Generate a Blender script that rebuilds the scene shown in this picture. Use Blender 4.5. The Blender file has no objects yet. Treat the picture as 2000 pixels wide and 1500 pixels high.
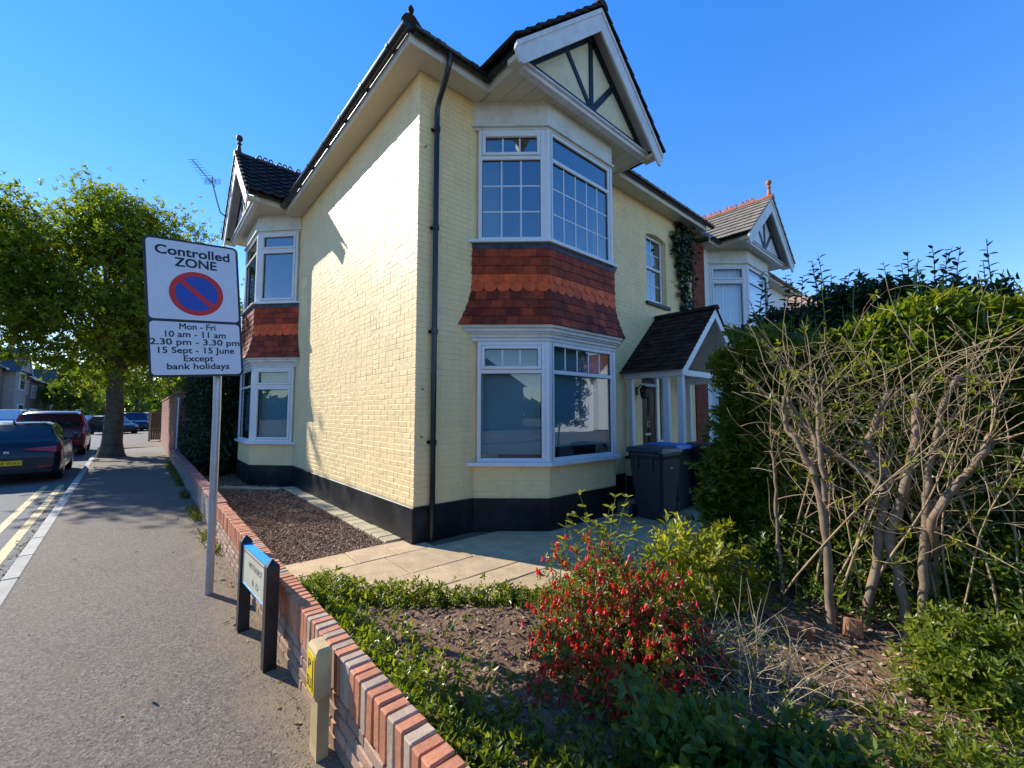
import bpy, bmesh, math, random
import numpy as np
from mathutils import Vector, Matrix

SC = bpy.context.scene
COL = SC.collection
R = math.radians

# ------------------------------------------------------------------ camera, sky, sun, exposure
cam_d = bpy.data.cameras.new('camera')
cam = bpy.data.objects.new('camera', cam_d)
COL.objects.link(cam)
SC.camera = cam
cam_d.sensor_width = 36.0
cam_d.lens = 819.8 / 2000 * 36.0
cam_d.clip_start = 0.05
cam_d.clip_end = 2000
yaw, pitch = R(48.75), R(3.947)
fwd = Vector((math.cos(yaw) * math.cos(pitch), math.sin(yaw) * math.cos(pitch), math.sin(pitch)))
cam.location = (0, 0, 1.6)
cam.rotation_euler = fwd.to_track_quat('-Z', 'Y').to_euler()

SUN_DIR = Vector((-0.385, 0.923, 0)).normalized()
SUN_EL = R(31.5)
w = bpy.data.worlds.new('World')
SC.world = w
w.use_nodes = True
nt = w.node_tree
nt.nodes.clear()
sky = nt.nodes.new('ShaderNodeTexSky')
sky.sky_type = 'NISHITA'
sky.sun_disc = False
sky.sun_elevation = SUN_EL
sky.sun_rotation = math.atan2(SUN_DIR.x, SUN_DIR.y)
sky.altitude = 0
sky.air_density = 1.0
sky.dust_density = 0.0
sky.ozone_density = 2.5
hsv = nt.nodes.new('ShaderNodeHueSaturation')
hsv.inputs['Saturation'].default_value = 1.72
hsv.inputs['Value'].default_value = 0.95
hsv.inputs['Hue'].default_value = 0.518
bg = nt.nodes.new('ShaderNodeBackground')
bg.inputs['Strength'].default_value = 0.134
wo = nt.nodes.new('ShaderNodeOutputWorld')
gam = nt.nodes.new('ShaderNodeGamma')      # evens the sky out, as the camera's own tone curve does
gam.inputs['Gamma'].default_value = 0.65
nt.links.new(sky.outputs[0], gam.inputs['Color'])
nt.links.new(gam.outputs[0], hsv.inputs['Color'])
nt.links.new(hsv.outputs[0], bg.inputs['Color'])
nt.links.new(bg.outputs[0], wo.inputs['Surface'])

sun_d = bpy.data.lights.new('sun', 'SUN')
sun_d.energy = 2.0
sun_d.angle = R(0.5)
sun_d.color = (1.0, 0.96, 0.86)
sun = bpy.data.objects.new('sun', sun_d)
COL.objects.link(sun)
sd = SUN_DIR * math.cos(SUN_EL) + Vector((0, 0, math.sin(SUN_EL)))
sun.rotation_euler = sd.to_track_quat('Z', 'Y').to_euler()
sun.location = (0, 0, 30)

SC.view_settings.view_transform = 'Standard'
SC.view_settings.look = 'None'
SC.view_settings.exposure = 1.98
SC.view_settings.gamma = 1.0
SC.view_settings.use_curve_mapping = False
SC.render.engine = 'CYCLES'
SC.cycles.max_bounces = 7
SC.cycles.transparent_max_bounces = 12

rng = random.Random(7)
nrng = np.random.default_rng(11)
LOCAL = set()      # things whose parts are built in their own coordinates


# ------------------------------------------------------------------ object helpers
def thing(name, label, cat, loc=(0, 0, 0), rz=0.0, group=None):
    o = bpy.data.objects.new(name, None)
    COL.objects.link(o)
    o.empty_display_size = 0.2
    o.location = loc
    o.rotation_euler = (0, 0, rz)
    return tag(o, label, cat, group)


def tag(o, label=None, cat=None, group=None, kind=None):
    if label: o['label'] = label
    if cat: o['category'] = cat
    if group: o['group'] = group
    if kind: o['kind'] = kind
    return o


def link(name, me, m=None, parent=None, kind=None, label=None):
    o = bpy.data.objects.new(name, me)
    COL.objects.link(o)
    if m is not None and not me.materials:
        for x in (m if isinstance(m, (list, tuple)) else [m]): me.materials.append(x)
    if parent is not None:
        o.parent = parent
        if parent.type == 'EMPTY' and parent.name not in LOCAL:
            o.matrix_parent_inverse = Matrix.Translation(-parent.location)
    if kind: o['kind'] = kind
    if label: o['label'] = label
    return o


def np_mesh(name, V, F, mi=None, smooth=False):
    """V (n,3) array, F (m,k) index array with a constant k."""
    me = bpy.data.meshes.new(name)
    V = np.asarray(V, np.float32)
    F = np.asarray(F, np.int32)
    m, k = F.shape
    me.vertices.add(len(V))
    me.vertices.foreach_set('co', V.ravel())
    me.loops.add(m * k)
    me.loops.foreach_set('vertex_index', F.ravel())
    me.polygons.add(m)
    me.polygons.foreach_set('loop_start', np.arange(0, m * k, k, dtype=np.int32))
    if mi is not None: me.polygons.foreach_set('material_index', np.asarray(mi, np.int32))
    me.polygons.foreach_set('use_smooth', np.full(m, bool(smooth)))
    me.update(calc_edges=True)
    return me


class Fr:
    """A local frame: origin O, u axis U, d axis D (both horizontal), z up."""
    def __init__(s, O=(0, 0, 0), U=(1, 0, 0), D=(0, -1, 0)):
        s.O, s.U, s.D = np.array(O, float), np.array(U, float), np.array(D, float)
        s.U /= np.linalg.norm(s.U)
        s.D /= np.linalg.norm(s.D)
        s.Z = np.array((0, 0, 1.0))
        s.flip = np.dot(np.cross(s.U, s.D), s.Z) < 0

    def p(s, u, d, z):
        return s.O + s.U * u + s.D * d + s.Z * z


WORLD = Fr((0, 0, 0), (1, 0, 0), (0, 1, 0))


def chamfer_template(r):
    """24-vertex box of half size 1 with chamfers: returns function(half sizes)->verts and faces."""
    vid = {}
    def build(h, r):
        V = []
        for ax in range(3):
            for s in (-1, 1):
                for a in (-1, 1):
                    for b in (-1, 1):
                        c = [0, 0, 0]
                        o1, o2 = (ax + 1) % 3, (ax + 2) % 3
                        c[ax] = s * h[ax]
                        c[o1] = a * (h[o1] - r)
                        c[o2] = b * (h[o2] - r)
                        V.append(c)
        return V
    idx = {}
    k = 0
    for ax in range(3):
        for s in (-1, 1):
            for a in (-1, 1):
                for b in (-1, 1):
                    o1, o2 = (ax + 1) % 3, (ax + 2) % 3
                    sg = [0, 0, 0]
                    sg[ax], sg[o1], sg[o2] = s, a, b
                    idx[(ax, tuple(sg))] = k
                    k += 1
    F = []
    for ax in range(3):
        o1, o2 = (ax + 1) % 3, (ax + 2) % 3
        for s in (-1, 1):
            q = []
            for a, b in ((-1, -1), (1, -1), (1, 1), (-1, 1)):
                sg = [0, 0, 0]
                sg[ax], sg[o1], sg[o2] = s, a, b
                q.append(idx[(ax, tuple(sg))])
            F.append(q if s > 0 else q[::-1])
    for ax in range(3):   # edges run along ax
        o1, o2 = (ax + 1) % 3, (ax + 2) % 3
        for a in (-1, 1):
            for b in (-1, 1):
                def g(f, t):
                    sg = [0, 0, 0]
                    sg[ax], sg[o1], sg[o2] = t, a, b
                    return idx[(f, tuple(sg))]
                q = [g(o1, -1), g(o1, 1), g(o2, 1), g(o2, -1)]
                F.append(q if a * b < 0 else q[::-1])
    for a in (-1, 1):
        for b in (-1, 1):
            for c in (-1, 1):
                q = [idx[(0, (a, b, c))], idx[(1, (a, b, c))], idx[(2, (a, b, c))]]
                F.append(q if a * b * c > 0 else q[::-1])
    return build, F


_CH_BUILD, _CH_F = chamfer_template(0.1)


class MB:
    """collects verts and faces, then links them as one mesh object"""
    def __init__(s):
        s.V, s.F, s.M, s.mi = [], [], [], 0

    def add(s, V, F, flip=False):
        n = len(s.V)
        s.V.extend([tuple(v) for v in V])
        for f in F:
            g = [n + i for i in f]
            s.F.append(g[::-1] if flip else g)
            s.M.append(s.mi)

    def box(s, fr, u0, u1, d0, d1, z0, z1):
        V = [fr.p(u, d, z) for z in (z0, z1) for d in (d0, d1) for u in (u0, u1)]
        F = [(0, 2, 3, 1), (4, 5, 7, 6), (0, 1, 5, 4), (2, 6, 7, 3), (0, 4, 6, 2), (1, 3, 7, 5)]
        s.add(V, F, fr.flip)

    def cbox(s, fr, u0, u1, d0, d1, z0, z1, r=0.006, jit=0.0):
        h = ((u1 - u0) / 2, (d1 - d0) / 2, (z1 - z0) / 2)
        r = min(r, min(h) * 0.8)
        c = ((u0 + u1) / 2, (d0 + d1) / 2, (z0 + z1) / 2)
        V = [fr.p(c[0] + v[0] + rng.uniform(-jit, jit), c[1] + v[1] + rng.uniform(-jit, jit), c[2] + v[2] + rng.uniform(-jit, jit))
             for v in _CH_BUILD(h, r)]
        s.add(V, _CH_F, fr.flip)

    def prism(s, fr, poly, a0, a1, axis='d'):
        """poly in (u,z), extruded along d (axis 'd'); or (u,d) extruded along z (axis 'z'); or (d,z) along u"""
        if axis == 'd': f = lambda p, t: fr.p(p[0], t, p[1])
        elif axis == 'z': f = lambda p, t: fr.p(p[0], p[1], t)
        else: f = lambda p, t: fr.p(t, p[0], p[1])
        n = len(poly)
        V = [f(p, a0) for p in poly] + [f(p, a1) for p in poly]
        F = [list(range(n))[::-1], list(range(n, 2 * n))]
        for i in range(n):
            j = (i + 1) % n
            F.append([i, j, n + j, n + i])
        # orientation: make it consistent by signed volume
        A = np.array(V)
        vol = 0
        for q in F:
            for k in range(1, len(q) - 1):
                vol += np.dot(A[q[0]], np.cross(A[q[k]], A[q[k + 1]]))
        s.add(V, F, vol < 0)

    def tube(s, pts, rad, k=6, cap=True):
        pts = np.asarray(pts, float)
        n = len(pts)
        rad = np.broadcast_to(np.asarray(rad, float), (n,))
        T = np.gradient(pts, axis=0)
        T /= np.linalg.norm(T, axis=1)[:, None] + 1e-9
        ref = np.array((0, 0, 1.0)) if abs(T[0][2]) < 0.9 else np.array((1.0, 0, 0))
        V = []
        N = np.cross(T[0], ref)
        N /= np.linalg.norm(N)
        for i in range(n):
            N = N - T[i] * np.dot(N, T[i])
            N /= np.linalg.norm(N) + 1e-9
            B = np.cross(T[i], N)
            for j in range(k):
                a = 2 * math.pi * j / k
                V.append(pts[i] + rad[i] * (N * math.cos(a) + B * math.sin(a)))
        F = []
        for i in range(n - 1):
            for j in range(k):
                j2 = (j + 1) % k
                F.append([i * k + j, i * k + j2, (i + 1) * k + j2, (i + 1) * k + j])
        if cap:
            F.append(list(range(k))[::-1])
            F.append([(n - 1) * k + j for j in range(k)])
        s.add(V, F)

    def lathe(s, c, prof, k=12, axis='z'):
        """prof: list of (radius, height)"""
        V, F = [], []
        for r, h in prof:
            for j in range(k):
                a = 2 * math.pi * j / k
                x, y = r * math.cos(a), r * math.sin(a)
                V.append({'z': (c[0] + x, c[1] + y, c[2] + h), 'x': (c[0] + h, c[1] + x, c[2] + y), 'y': (c[0] + y, c[1] + h, c[2] + x)}[axis])
        n = len(prof)
        for i in range(n - 1):
            for j in range(k):
                j2 = (j + 1) % k
                F.append([i * k + j, i * k + j2, (i + 1) * k + j2, (i + 1) * k + j])
        F.append(list(range(k))[::-1])
        F.append([(n - 1) * k + j for j in range(k)])
        s.add(V, F)

    def mesh(s, name, smooth=False):
        me = bpy.data.meshes.new(name)
        me.from_pydata(s.V, [], s.F)
        if any(s.M): me.polygons.foreach_set('material_index', s.M)
        if smooth: me.polygons.foreach_set('use_smooth', [True] * len(s.F))
        me.update()
        return me

    def build(s, name, m, parent=None, kind=None, smooth=False, label=None, auto=None):
        me = s.mesh(name, smooth)
        if auto is not None:
            me.polygons.foreach_set('use_smooth', [True] * len(s.F))
            me.set_sharp_from_angle(angle=R(auto))
        return link(name, me, m, parent, kind, label)


def one_box(name, fr, u0, u1, d0, d1, z0, z1, m, parent=None, r=0.004, **kw):
    b = MB()
    if r: b.cbox(fr, u0, u1, d0, d1, z0, z1, r)
    else: b.box(fr, u0, u1, d0, d1, z0, z1)
    return b.build(name, m, parent, **kw)


# ------------------------------------------------------------------ materials
class NT:
    def __init__(s, name):
        s.m = bpy.data.materials.new(name)
        s.m.use_nodes = True
        s.t = s.m.node_tree
        s.t.nodes.clear()
        s.out = s.n('ShaderNodeOutputMaterial')

    def n(s, typ, **kw):
        x = s.t.nodes.new(typ)
        for k, v in kw.items(): setattr(x, k, v)
        return x

    def l(s, a, b): s.t.links.new(a, b)

    def pos(s, sc=(1, 1, 1)):
        g = s.n('ShaderNodeNewGeometry')
        if sc == (1, 1, 1): return g.outputs['Position']
        mp = s.n('ShaderNodeMapping')
        mp.inputs['Scale'].default_value = sc
        s.l(g.outputs['Position'], mp.inputs['Vector'])
        return mp.outputs[0]

    def noise(s, scale, detail=4, rough=0.55, vec=None, dist=0.0):
        x = s.n('ShaderNodeTexNoise')
        x.inputs['Scale'].default_value = scale
        x.inputs['Detail'].default_value = detail
        x.inputs['Roughness'].default_value = rough
        x.inputs['Distortion'].default_value = dist
        s.l(vec if vec is not None else s.pos(), x.inputs['Vector'])
        return x.outputs['Fac']

    def ramp(s, fac, stops):
        x = s.n('ShaderNodeValToRGB')
        e = x.color_ramp.elements
        while len(e) < len(stops): e.new(0.5)
        for i, (p, c) in enumerate(stops):
            e[i].position = p
            e[i].color = (c, c, c, 1) if not isinstance(c, (tuple, list)) else (c[0], c[1], c[2], 1)
        s.l(fac, x.inputs['Fac'])
        return x.outputs['Color']

    def mix(s, fac, a, b, mode='MIX'):
        x = s.n('ShaderNodeMix', data_type='RGBA', blend_type=mode)
        for v, i in ((fac, 0), (a, 6), (b, 7)):
            if hasattr(v, 'links'): s.l(v, x.inputs[i])
            elif i == 0: x.inputs[0].default_value = v
            else: x.inputs[i].default_value = (v[0], v[1], v[2], 1)
        return x.outputs[2]

    def bump(s, h, strength, dist=0.01, prev=None):
        x = s.n('ShaderNodeBump')
        x.inputs['Strength'].default_value = strength
        x.inputs['Distance'].default_value = dist
        s.l(h, x.inputs['Height'])
        if prev is not None: s.l(prev, x.inputs['Normal'])
        return x.outputs[0]

    def bsdf(s, col, rough=0.6, spec=0.5, metal=0.0, normal=None, coat=0.0, **kw):
        x = s.n('ShaderNodeBsdfPrincipled')
        for v, k in ((col, 'Base Color'), (rough, 'Roughness'), (metal, 'Metallic'), (spec, 'Specular IOR Level'), (coat, 'Coat Weight')):
            if hasattr(v, 'links'): s.l(v, x.inputs[k])
            elif k == 'Base Color': x.inputs[k].default_value = (v[0], v[1], v[2], 1)
            else: x.inputs[k].default_value = v
        for k, v in kw.items(): x.inputs[k.replace('_', ' ')].default_value = v
        if normal is not None: s.l(normal, x.inputs['Normal'])
        s.l(x.outputs[0], s.out.inputs['Surface'])
        return x


def scl(c, f): return tuple(min(1, x * f) for x in c)


def mat(name, col, rough=0.6, var=0.2, scale=6, bump=0.0, bscale=60, bdist=0.004, spec=0.4, metal=0.0, rnd=0.0, dirt=None, dscale=1.5, damt=0.5, coat=0.0, fine=0.0):
    """a general procedural surface: two-scale colour noise, optional dirt patches, bump and per-object variation"""
    t = NT(name)
    c = t.ramp(t.noise(scale, 5), [(0.3, scl(col, 1 - var)), (0.7, scl(col, 1 + var))])
    if fine:
        c = t.mix(fine, c, t.ramp(t.noise(bscale * 1.7, 2), [(0.35, scl(col, 0.35)), (0.65, scl(col, 1.6))]))
    if dirt is not None:
        f = t.ramp(t.noise(dscale, 6, 0.65), [(0.45, 0.0), (0.75, damt)])
        c = t.mix(f, c, dirt)
    if rnd:
        oi = t.n('ShaderNodeObjectInfo')
        f = t.ramp(oi.outputs['Random'], [(0, 1 - rnd), (1, 1 + rnd * 0.8)])
        c = t.mix(1.0, c, f, 'MULTIPLY')
    nrm = None
    if bump: nrm = t.bump(t.noise(bscale, 4, 0.6), bump, bdist)
    t.bsdf(c, rough, spec, metal, nrm, coat)
    return t.m


def leaf_mat(name, cols, transl=0.35, rough=0.42, spec=0.45, tint=(1.0, 1.0, 0.35)):
    t = NT(name)
    g = t.n('ShaderNodeNewGeometry')
    n = len(cols)
    c = t.ramp(g.outputs['Random Per Island'], [(i / max(1, n - 1), k) for i, k in enumerate(cols)])
    big = t.ramp(t.noise(1.1, 3), [(0.3, 0.72), (0.7, 1.25)])
    c = t.mix(1.0, c, big, 'MULTIPLY')
    b = t.bsdf(c, rough, spec)
    tr = t.n('ShaderNodeBsdfTranslucent')
    c2 = t.mix(1.0, c, scl(tint, 2.0) if False else tint, 'MULTIPLY')
    gain = t.mix(1.0, c2, (2.7, 2.7, 2.7), 'MULTIPLY')
    t.l(gain, tr.inputs['Color'])
    mx = t.n('ShaderNodeMixShader')
    mx.inputs[0].default_value = transl
    t.l(b.outputs[0], mx.inputs[1])
    t.l(tr.outputs[0], mx.inputs[2])
    t.l(mx.outputs[0], t.out.inputs['Surface'])
    return t.m


def glass_mat(name, tint=(0.9, 0.95, 0.95), ior=2.3):
    """a thin pane: fresnel mix of mirror reflection and see-through"""
    t = NT(name)
    fr = t.n('ShaderNodeFresnel')
    ge = t.n('ShaderNodeNewGeometry')       # same strength on both faces of the thin pane
    mr = t.n('ShaderNodeMapRange')
    t.l(ge.outputs['Backfacing'], mr.inputs[0])
    mr.inputs[3].default_value = ior
    mr.inputs[4].default_value = 1 / ior
    t.l(mr.outputs[0], fr.inputs['IOR'])
    gl = t.n('ShaderNodeBsdfGlossy')
    gl.inputs['Roughness'].default_value = 0.0
    gl.inputs['Color'].default_value = (1, 1, 1, 1)
    tr = t.n('ShaderNodeBsdfTransparent')
    tr.inputs['Color'].default_value = (*tint, 1)
    mx = t.n('ShaderNodeMixShader')
    wav = t.bump(t.noise(1.6, 1), 0.05, 0.02)
    t.l(wav, gl.inputs['Normal'])
    t.l(fr.outputs[0], mx.inputs[0])
    t.l(tr.outputs[0], mx.inputs[1])
    t.l(gl.outputs[0], mx.inputs[2])
    t.l(mx.outputs[0], t.out.inputs['Surface'])
    return t.m


M = {}
CREAM = (0.90, 0.655, 0.315)
# painted brick
t = NT('painted_brick')
c = t.ramp(t.noise(3.0, 5), [(0.3, scl(CREAM, 0.93)), (0.7, scl(CREAM, 1.05))])
c = t.mix(t.ramp(t.noise(26, 3), [(0.70, 0.0), (0.8, 0.4)]), c, (0.34, 0.28, 0.14))
c = t.mix(t.ramp(t.noise(2.2, 5, 0.65, t.pos((1.6, 1.6, 0.22))), [(0.52, 0.0), (0.78, 0.32)]), c, (0.46, 0.38, 0.24))
c = t.mix(t.ramp(t.noise(1.3, 6, 0.7), [(0.55, 0.0), (0.72, 0.28)]), c, (0.80, 0.70, 0.50))
oi = t.n('ShaderNodeObjectInfo')
n1 = t.bump(t.noise(30, 5, 0.62), 0.42, 0.006)
t.bsdf(c, 0.55, 0.35, 0, n1)
M['cream'] = t.m
M['white'] = mat('white_pvc', (0.74, 0.73, 0.71), 0.32, 0.04, 3, spec=0.4, dirt=(0.5, 0.46, 0.38), dscale=7, damt=0.22)
M['white_wood'] = mat('weathered_white_timber', (0.66, 0.655, 0.63), 0.5, 0.06, 4, bump=0.25, bscale=30, dirt=(0.38, 0.35, 0.3), dscale=5, damt=0.5)
M['soffit'] = mat('cream_soffit', (0.62, 0.57, 0.42), 0.5, 0.06, 3, dirt=(0.35, 0.3, 0.2), dscale=3, damt=0.35)
M['fascia'] = mat('off_white_fascia', (0.68, 0.65, 0.55), 0.45, 0.06, 3, dirt=(0.3, 0.26, 0.2), dscale=4, damt=0.45)
M['navy'] = mat('black_timber', (0.008, 0.010, 0.018), 0.45, 0.3, 6, bump=0.2, bscale=30)
M['plinth'] = mat('black_plinth', (0.010, 0.010, 0.011), 0.5, 0.3, 3, spec=0.25, bump=0.5, bscale=14, bdist=0.006, dirt=(0.06, 0.055, 0.05), dscale=2.2, damt=0.6)
M['render'] = mat('cream_panel', (0.70, 0.62, 0.38), 0.7, 0.08, 3, bump=0.4, bscale=12, dirt=(0.3, 0.25, 0.15), dscale=4, damt=0.4)
M['gutter'] = mat('black_gutter', (0.012, 0.012, 0.014), 0.25, 0.25, 5, spec=0.5)
M['lead'] = mat('lead_flashing', (0.02, 0.03, 0.055), 0.45, 0.4, 9, bump=0.3, bscale=20, dirt=(0.1, 0.11, 0.12), dscale=9, damt=0.5)
M['roof'] = mat('dark_roof_tile', (0.030, 0.020, 0.016), 0.75, 0.35, 9, spec=0.15, bump=0.35, bscale=60, rnd=0.35, dirt=(0.07, 0.055, 0.03), dscale=5, damt=0.5)
M['roof_b'] = mat('black_glazed_tile', (0.028, 0.015, 0.010), 0.6, 0.35, 9, spec=0.1, bump=0.3, bscale=50, rnd=0.35, dirt=(0.05, 0.04, 0.03), dscale=7, damt=0.5)
M['porch_tile'] = mat('brown_plain_tile', (0.040, 0.022, 0.015), 0.8, 0.35, 10, spec=0.12, bump=0.4, bscale=50, rnd=0.45, dirt=(0.08, 0.06, 0.03), dscale=6, damt=0.5)
M['hung'] = mat('red_clay_tile', (0.36, 0.05, 0.013), 0.6, 0.3, 9, spec=0.2, bump=0.4, bscale=40, rnd=0.28, dirt=(0.045, 0.018, 0.012), dscale=5, damt=0.75)
M['hung_dark'] = mat('dark_red_clay_tile', (0.23, 0.036, 0.013), 0.65, 0.3, 9, spec=0.2, bump=0.4, bscale=40, rnd=0.30, dirt=(0.03, 0.014, 0.01), dscale=5, damt=0.75)
M['fish'] = mat('orange_clay_tile', (0.75, 0.105, 0.016), 0.5, 0.2, 9, spec=0.25, bump=0.25, bscale=50, rnd=0.15, dirt=(0.16, 0.03, 0.012), dscale=7, damt=0.5)
M['terracotta'] = mat('terracotta', (0.46, 0.13, 0.045), 0.6, 0.25, 7, bump=0.3, bscale=40, rnd=0.2)
M['ridge_b'] = mat('brown_ridge', (0.075, 0.03, 0.02), 0.6, 0.3, 7, bump=0.3, bscale=40)
M['slate'] = mat('grey_slate', (0.30, 0.255, 0.185), 0.55, 0.25, 6, bump=0.3, bscale=30, rnd=0.2)
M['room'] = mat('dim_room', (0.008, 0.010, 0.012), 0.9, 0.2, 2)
M['blind'] = mat('grey_blind', (0.17, 0.27, 0.29), 0.75, 0.06, 2)
M['curtain'] = mat('white_net_curtain', (0.80, 0.84, 0.88), 0.8, 0.05, 3)
M['glass'] = glass_mat('window_glass', (0.62, 0.70, 0.74), 2.5)
M['low_glass'] = glass_mat('ground_floor_glass', (0.86, 0.92, 0.94), 1.65)
M['clear_glass'] = glass_mat('clear_window_glass', (0.95, 0.97, 0.98), 1.5)
M['lead_strip'] = M['white']
M['brick_o'] = mat('orange_brick', (0.53, 0.195, 0.092), 0.8, 0.18, 9, bump=0.6, bscale=45, bdist=0.004, rnd=0.16, dirt=(0.3, 0.16, 0.11), dscale=14, damt=0.5, fine=0.14)
M['brick_g'] = mat('grey_pink_brick', (0.42, 0.295, 0.195), 0.85, 0.14, 9, bump=0.6, bscale=45, bdist=0.004, rnd=0.16, dirt=(0.28, 0.19, 0.15), dscale=14, damt=0.5, fine=0.14)
M['brick_t'] = mat('buff_face_brick', (0.38, 0.225, 0.14), 0.85, 0.2, 9, bump=0.6, bscale=45, bdist=0.004, rnd=0.28, dirt=(0.22, 0.15, 0.11), dscale=9, damt=0.6, fine=0.14)
M['mortar'] = mat('dark_mortar', (0.10, 0.075, 0.055), 0.95, 0.25, 20, bump=0.5, bscale=120)
M['brick_far'] = mat('red_brick_wall', (0.32, 0.14, 0.09), 0.85, 0.25, 8, bump=0.3, bscale=40, rnd=0.25)
M['coping_far'] = mat('red_coping', (0.27, 0.105, 0.085), 0.8, 0.2, 6, bump=0.4, bscale=40, rnd=0.15)
M['brick_gf'] = mat('grey_face_brick', (0.2, 0.16, 0.14), 0.9, 0.2, 8, bump=0.4, bscale=40, rnd=0.25)
M['red_brick'] = mat('neighbour_red_brick', (0.22, 0.05, 0.02), 0.8, 0.35, 7, bump=0.5, bscale=40, rnd=0.3)
M['white_brick'] = mat('white_painted_brick', (0.72, 0.71, 0.68), 0.6, 0.05, 5, bump=0.3, bscale=40)
M['dark_door'] = mat('dark_brown_door', (0.016, 0.009, 0.006), 0.35, 0.25, 5, spec=0.25)
M['black_plastic'] = mat('dark_bin_plastic', (0.026, 0.029, 0.036), 0.42, 0.15, 4, bump=0.15, bscale=120, spec=0.5)
M['blue_plastic'] = mat('blue_lid_plastic', (0.008, 0.15, 0.50), 0.4, 0.1, 4, bump=0.1, bscale=100, spec=0.5)
M['rubber'] = mat('black_rubber', (0.014, 0.014, 0.015), 0.7, 0.2, 8)
M['galv'] = mat('galvanised_steel', (0.42, 0.44, 0.47), 0.38, 0.12, 9, metal=0.75, bump=0.1, bscale=60)
M['sign_white'] = mat('sign_white', (0.66, 0.65, 0.68), 0.35, 0.02, 4, spec=0.4, dirt=(0.3, 0.28, 0.28), dscale=22, damt=0.12)
M['sign_black'] = mat('sign_black', (0.008, 0.008, 0.010), 0.4, 0.1, 4)
M['sign_red'] = mat('sign_red', (0.62, 0.009, 0.012), 0.4, 0.06, 4)
M['sign_blue'] = mat('sign_blue', (0.010, 0.055, 0.34), 0.4, 0.06, 4)
M['post_black'] = mat('black_post', (0.016, 0.016, 0.018), 0.38, 0.3, 8, bump=0.15, bscale=40, dirt=(0.06, 0.055, 0.05), dscale=6, damt=0.4)
M['plate_cream'] = mat('cream_plate', (0.62, 0.58, 0.42), 0.4, 0.05, 6, dirt=(0.4, 0.34, 0.2), dscale=8, damt=0.3)
M['plate_blue'] = mat('blue_plate_edge', (0.04, 0.36, 0.70), 0.35, 0.06, 5)
M['timber'] = mat('weathered_post_timber', (0.50, 0.355, 0.17), 0.75, 0.2, 5, bump=0.4, bscale=30, dirt=(0.24, 0.19, 0.1), dscale=6, damt=0.5)
M['yellow_plate'] = mat('yellow_plate', (0.80, 0.52, 0.008), 0.4, 0.05, 5)
M['iron'] = mat('dark_mark', (0.02, 0.016, 0.01), 0.6, 0.2, 5)
M['aerial'] = mat('aerial_metal', (0.22, 0.23, 0.25), 0.4, 0.1, 5, metal=0.6)

# tarmac footway, chips of stone in a grey-brown binder
def tarmac(name, base, chips, patch, bump=0.8, dust=None):
    t = NT(name)
    c = t.ramp(t.noise(0.7, 6, 0.65), [(0.3, scl(base, 0.82)), (0.7, scl(base, 1.2))])
    v = t.n('ShaderNodeTexVoronoi')
    v.inputs['Scale'].default_value = 95
    t.l(t.pos(), v.inputs['Vector'])
    sep = t.n('ShaderNodeSeparateColor')
    t.l(v.outputs['Color'], sep.inputs[0])
    c = t.mix(t.ramp(sep.outputs[0], [(0.45, 0.0), (0.9, 0.75)]), c, chips)
    c = t.mix(t.ramp(sep.outputs[1], [(0.75, 0.0), (0.95, 0.8)]), c, scl(base, 0.35))
    c = t.mix(t.ramp(t.noise(2.4, 6, 0.7), [(0.5, 0.0), (0.8, 0.6)]), c, patch)
    if dust is not None:      # grit washed against the foot of the wall
        sx = t.n('ShaderNodeSeparateXYZ')
        t.l(t.pos(), sx.inputs[0])
        ad = t.n('ShaderNodeMath', operation='MULTIPLY_ADD')
        t.l(t.noise(3.2, 7, 0.7), ad.inputs[0])
        ad.inputs[1].default_value = 0.75
        t.l(sx.outputs[0], ad.inputs[2])
        c = t.mix(t.ramp(ad.outputs[0], [(0.78, 0.0), (1.08, 0.85)]), c, dust)
    n = t.bump(v.outputs['Distance'], bump, 0.004)
    n = t.bump(t.noise(9, 5), 0.35, 0.012, n)
    t.bsdf(c, 0.85, 0.3, 0, n)
    return t.m
M['pave'] = tarmac('footway_tarmac', (0.122, 0.095, 0.073), (0.26, 0.205, 0.155), (0.155, 0.115, 0.08), dust=(0.22, 0.155, 0.09))
M['road'] = tarmac('road_tarmac', (0.115, 0.112, 0.108), (0.22, 0.215, 0.205), (0.09, 0.088, 0.085), 0.6)
M['drive'] = tarmac('crossover_tarmac', (0.16, 0.15, 0.135), (0.26, 0.25, 0.23), (0.12, 0.11, 0.1), 0.5)
M['kerb'] = mat('concrete_kerb', (0.40, 0.37, 0.31), 0.85, 0.14, 5, bump=0.4, bscale=70, rnd=0.1, dirt=(0.24, 0.21, 0.17), dscale=3, damt=0.5, fine=0.12)
M['yellow'] = mat('yellow_road_paint', (0.58, 0.43, 0.19), 0.75, 0.16, 8, bump=0.3, bscale=80, dirt=(0.2, 0.18, 0.14), dscale=7, damt=0.75)
M['whiteline'] = mat('white_road_paint', (0.6, 0.59, 0.55), 0.75, 0.1, 8, dirt=(0.2, 0.19, 0.18), dscale=6, damt=0.7)
M['slab'] = mat('sand_paving_slab', (0.53, 0.37, 0.205), 0.8, 0.16, 4.5, bump=0.9, bscale=26, bdist=0.005, rnd=0.1, dirt=(0.30, 0.215, 0.125), dscale=5, damt=0.6, fine=0.08)
M['edging'] = mat('sand_edging_stone', (0.47, 0.38, 0.225), 0.8, 0.14, 5, bump=0.5, bscale=30, rnd=0.13, dirt=(0.26, 0.21, 0.13), dscale=4, damt=0.45)
M['joint'] = mat('sandy_joint', (0.16, 0.12, 0.075), 0.95, 0.25, 20, bump=0.4, bscale=90)
M['soil'] = mat('bark_soil', (0.19, 0.108, 0.058), 0.95, 0.35, 9, bump=1.0, bscale=42, bdist=0.02, dirt=(0.05, 0.032, 0.022), dscale=5, damt=0.6)
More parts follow.
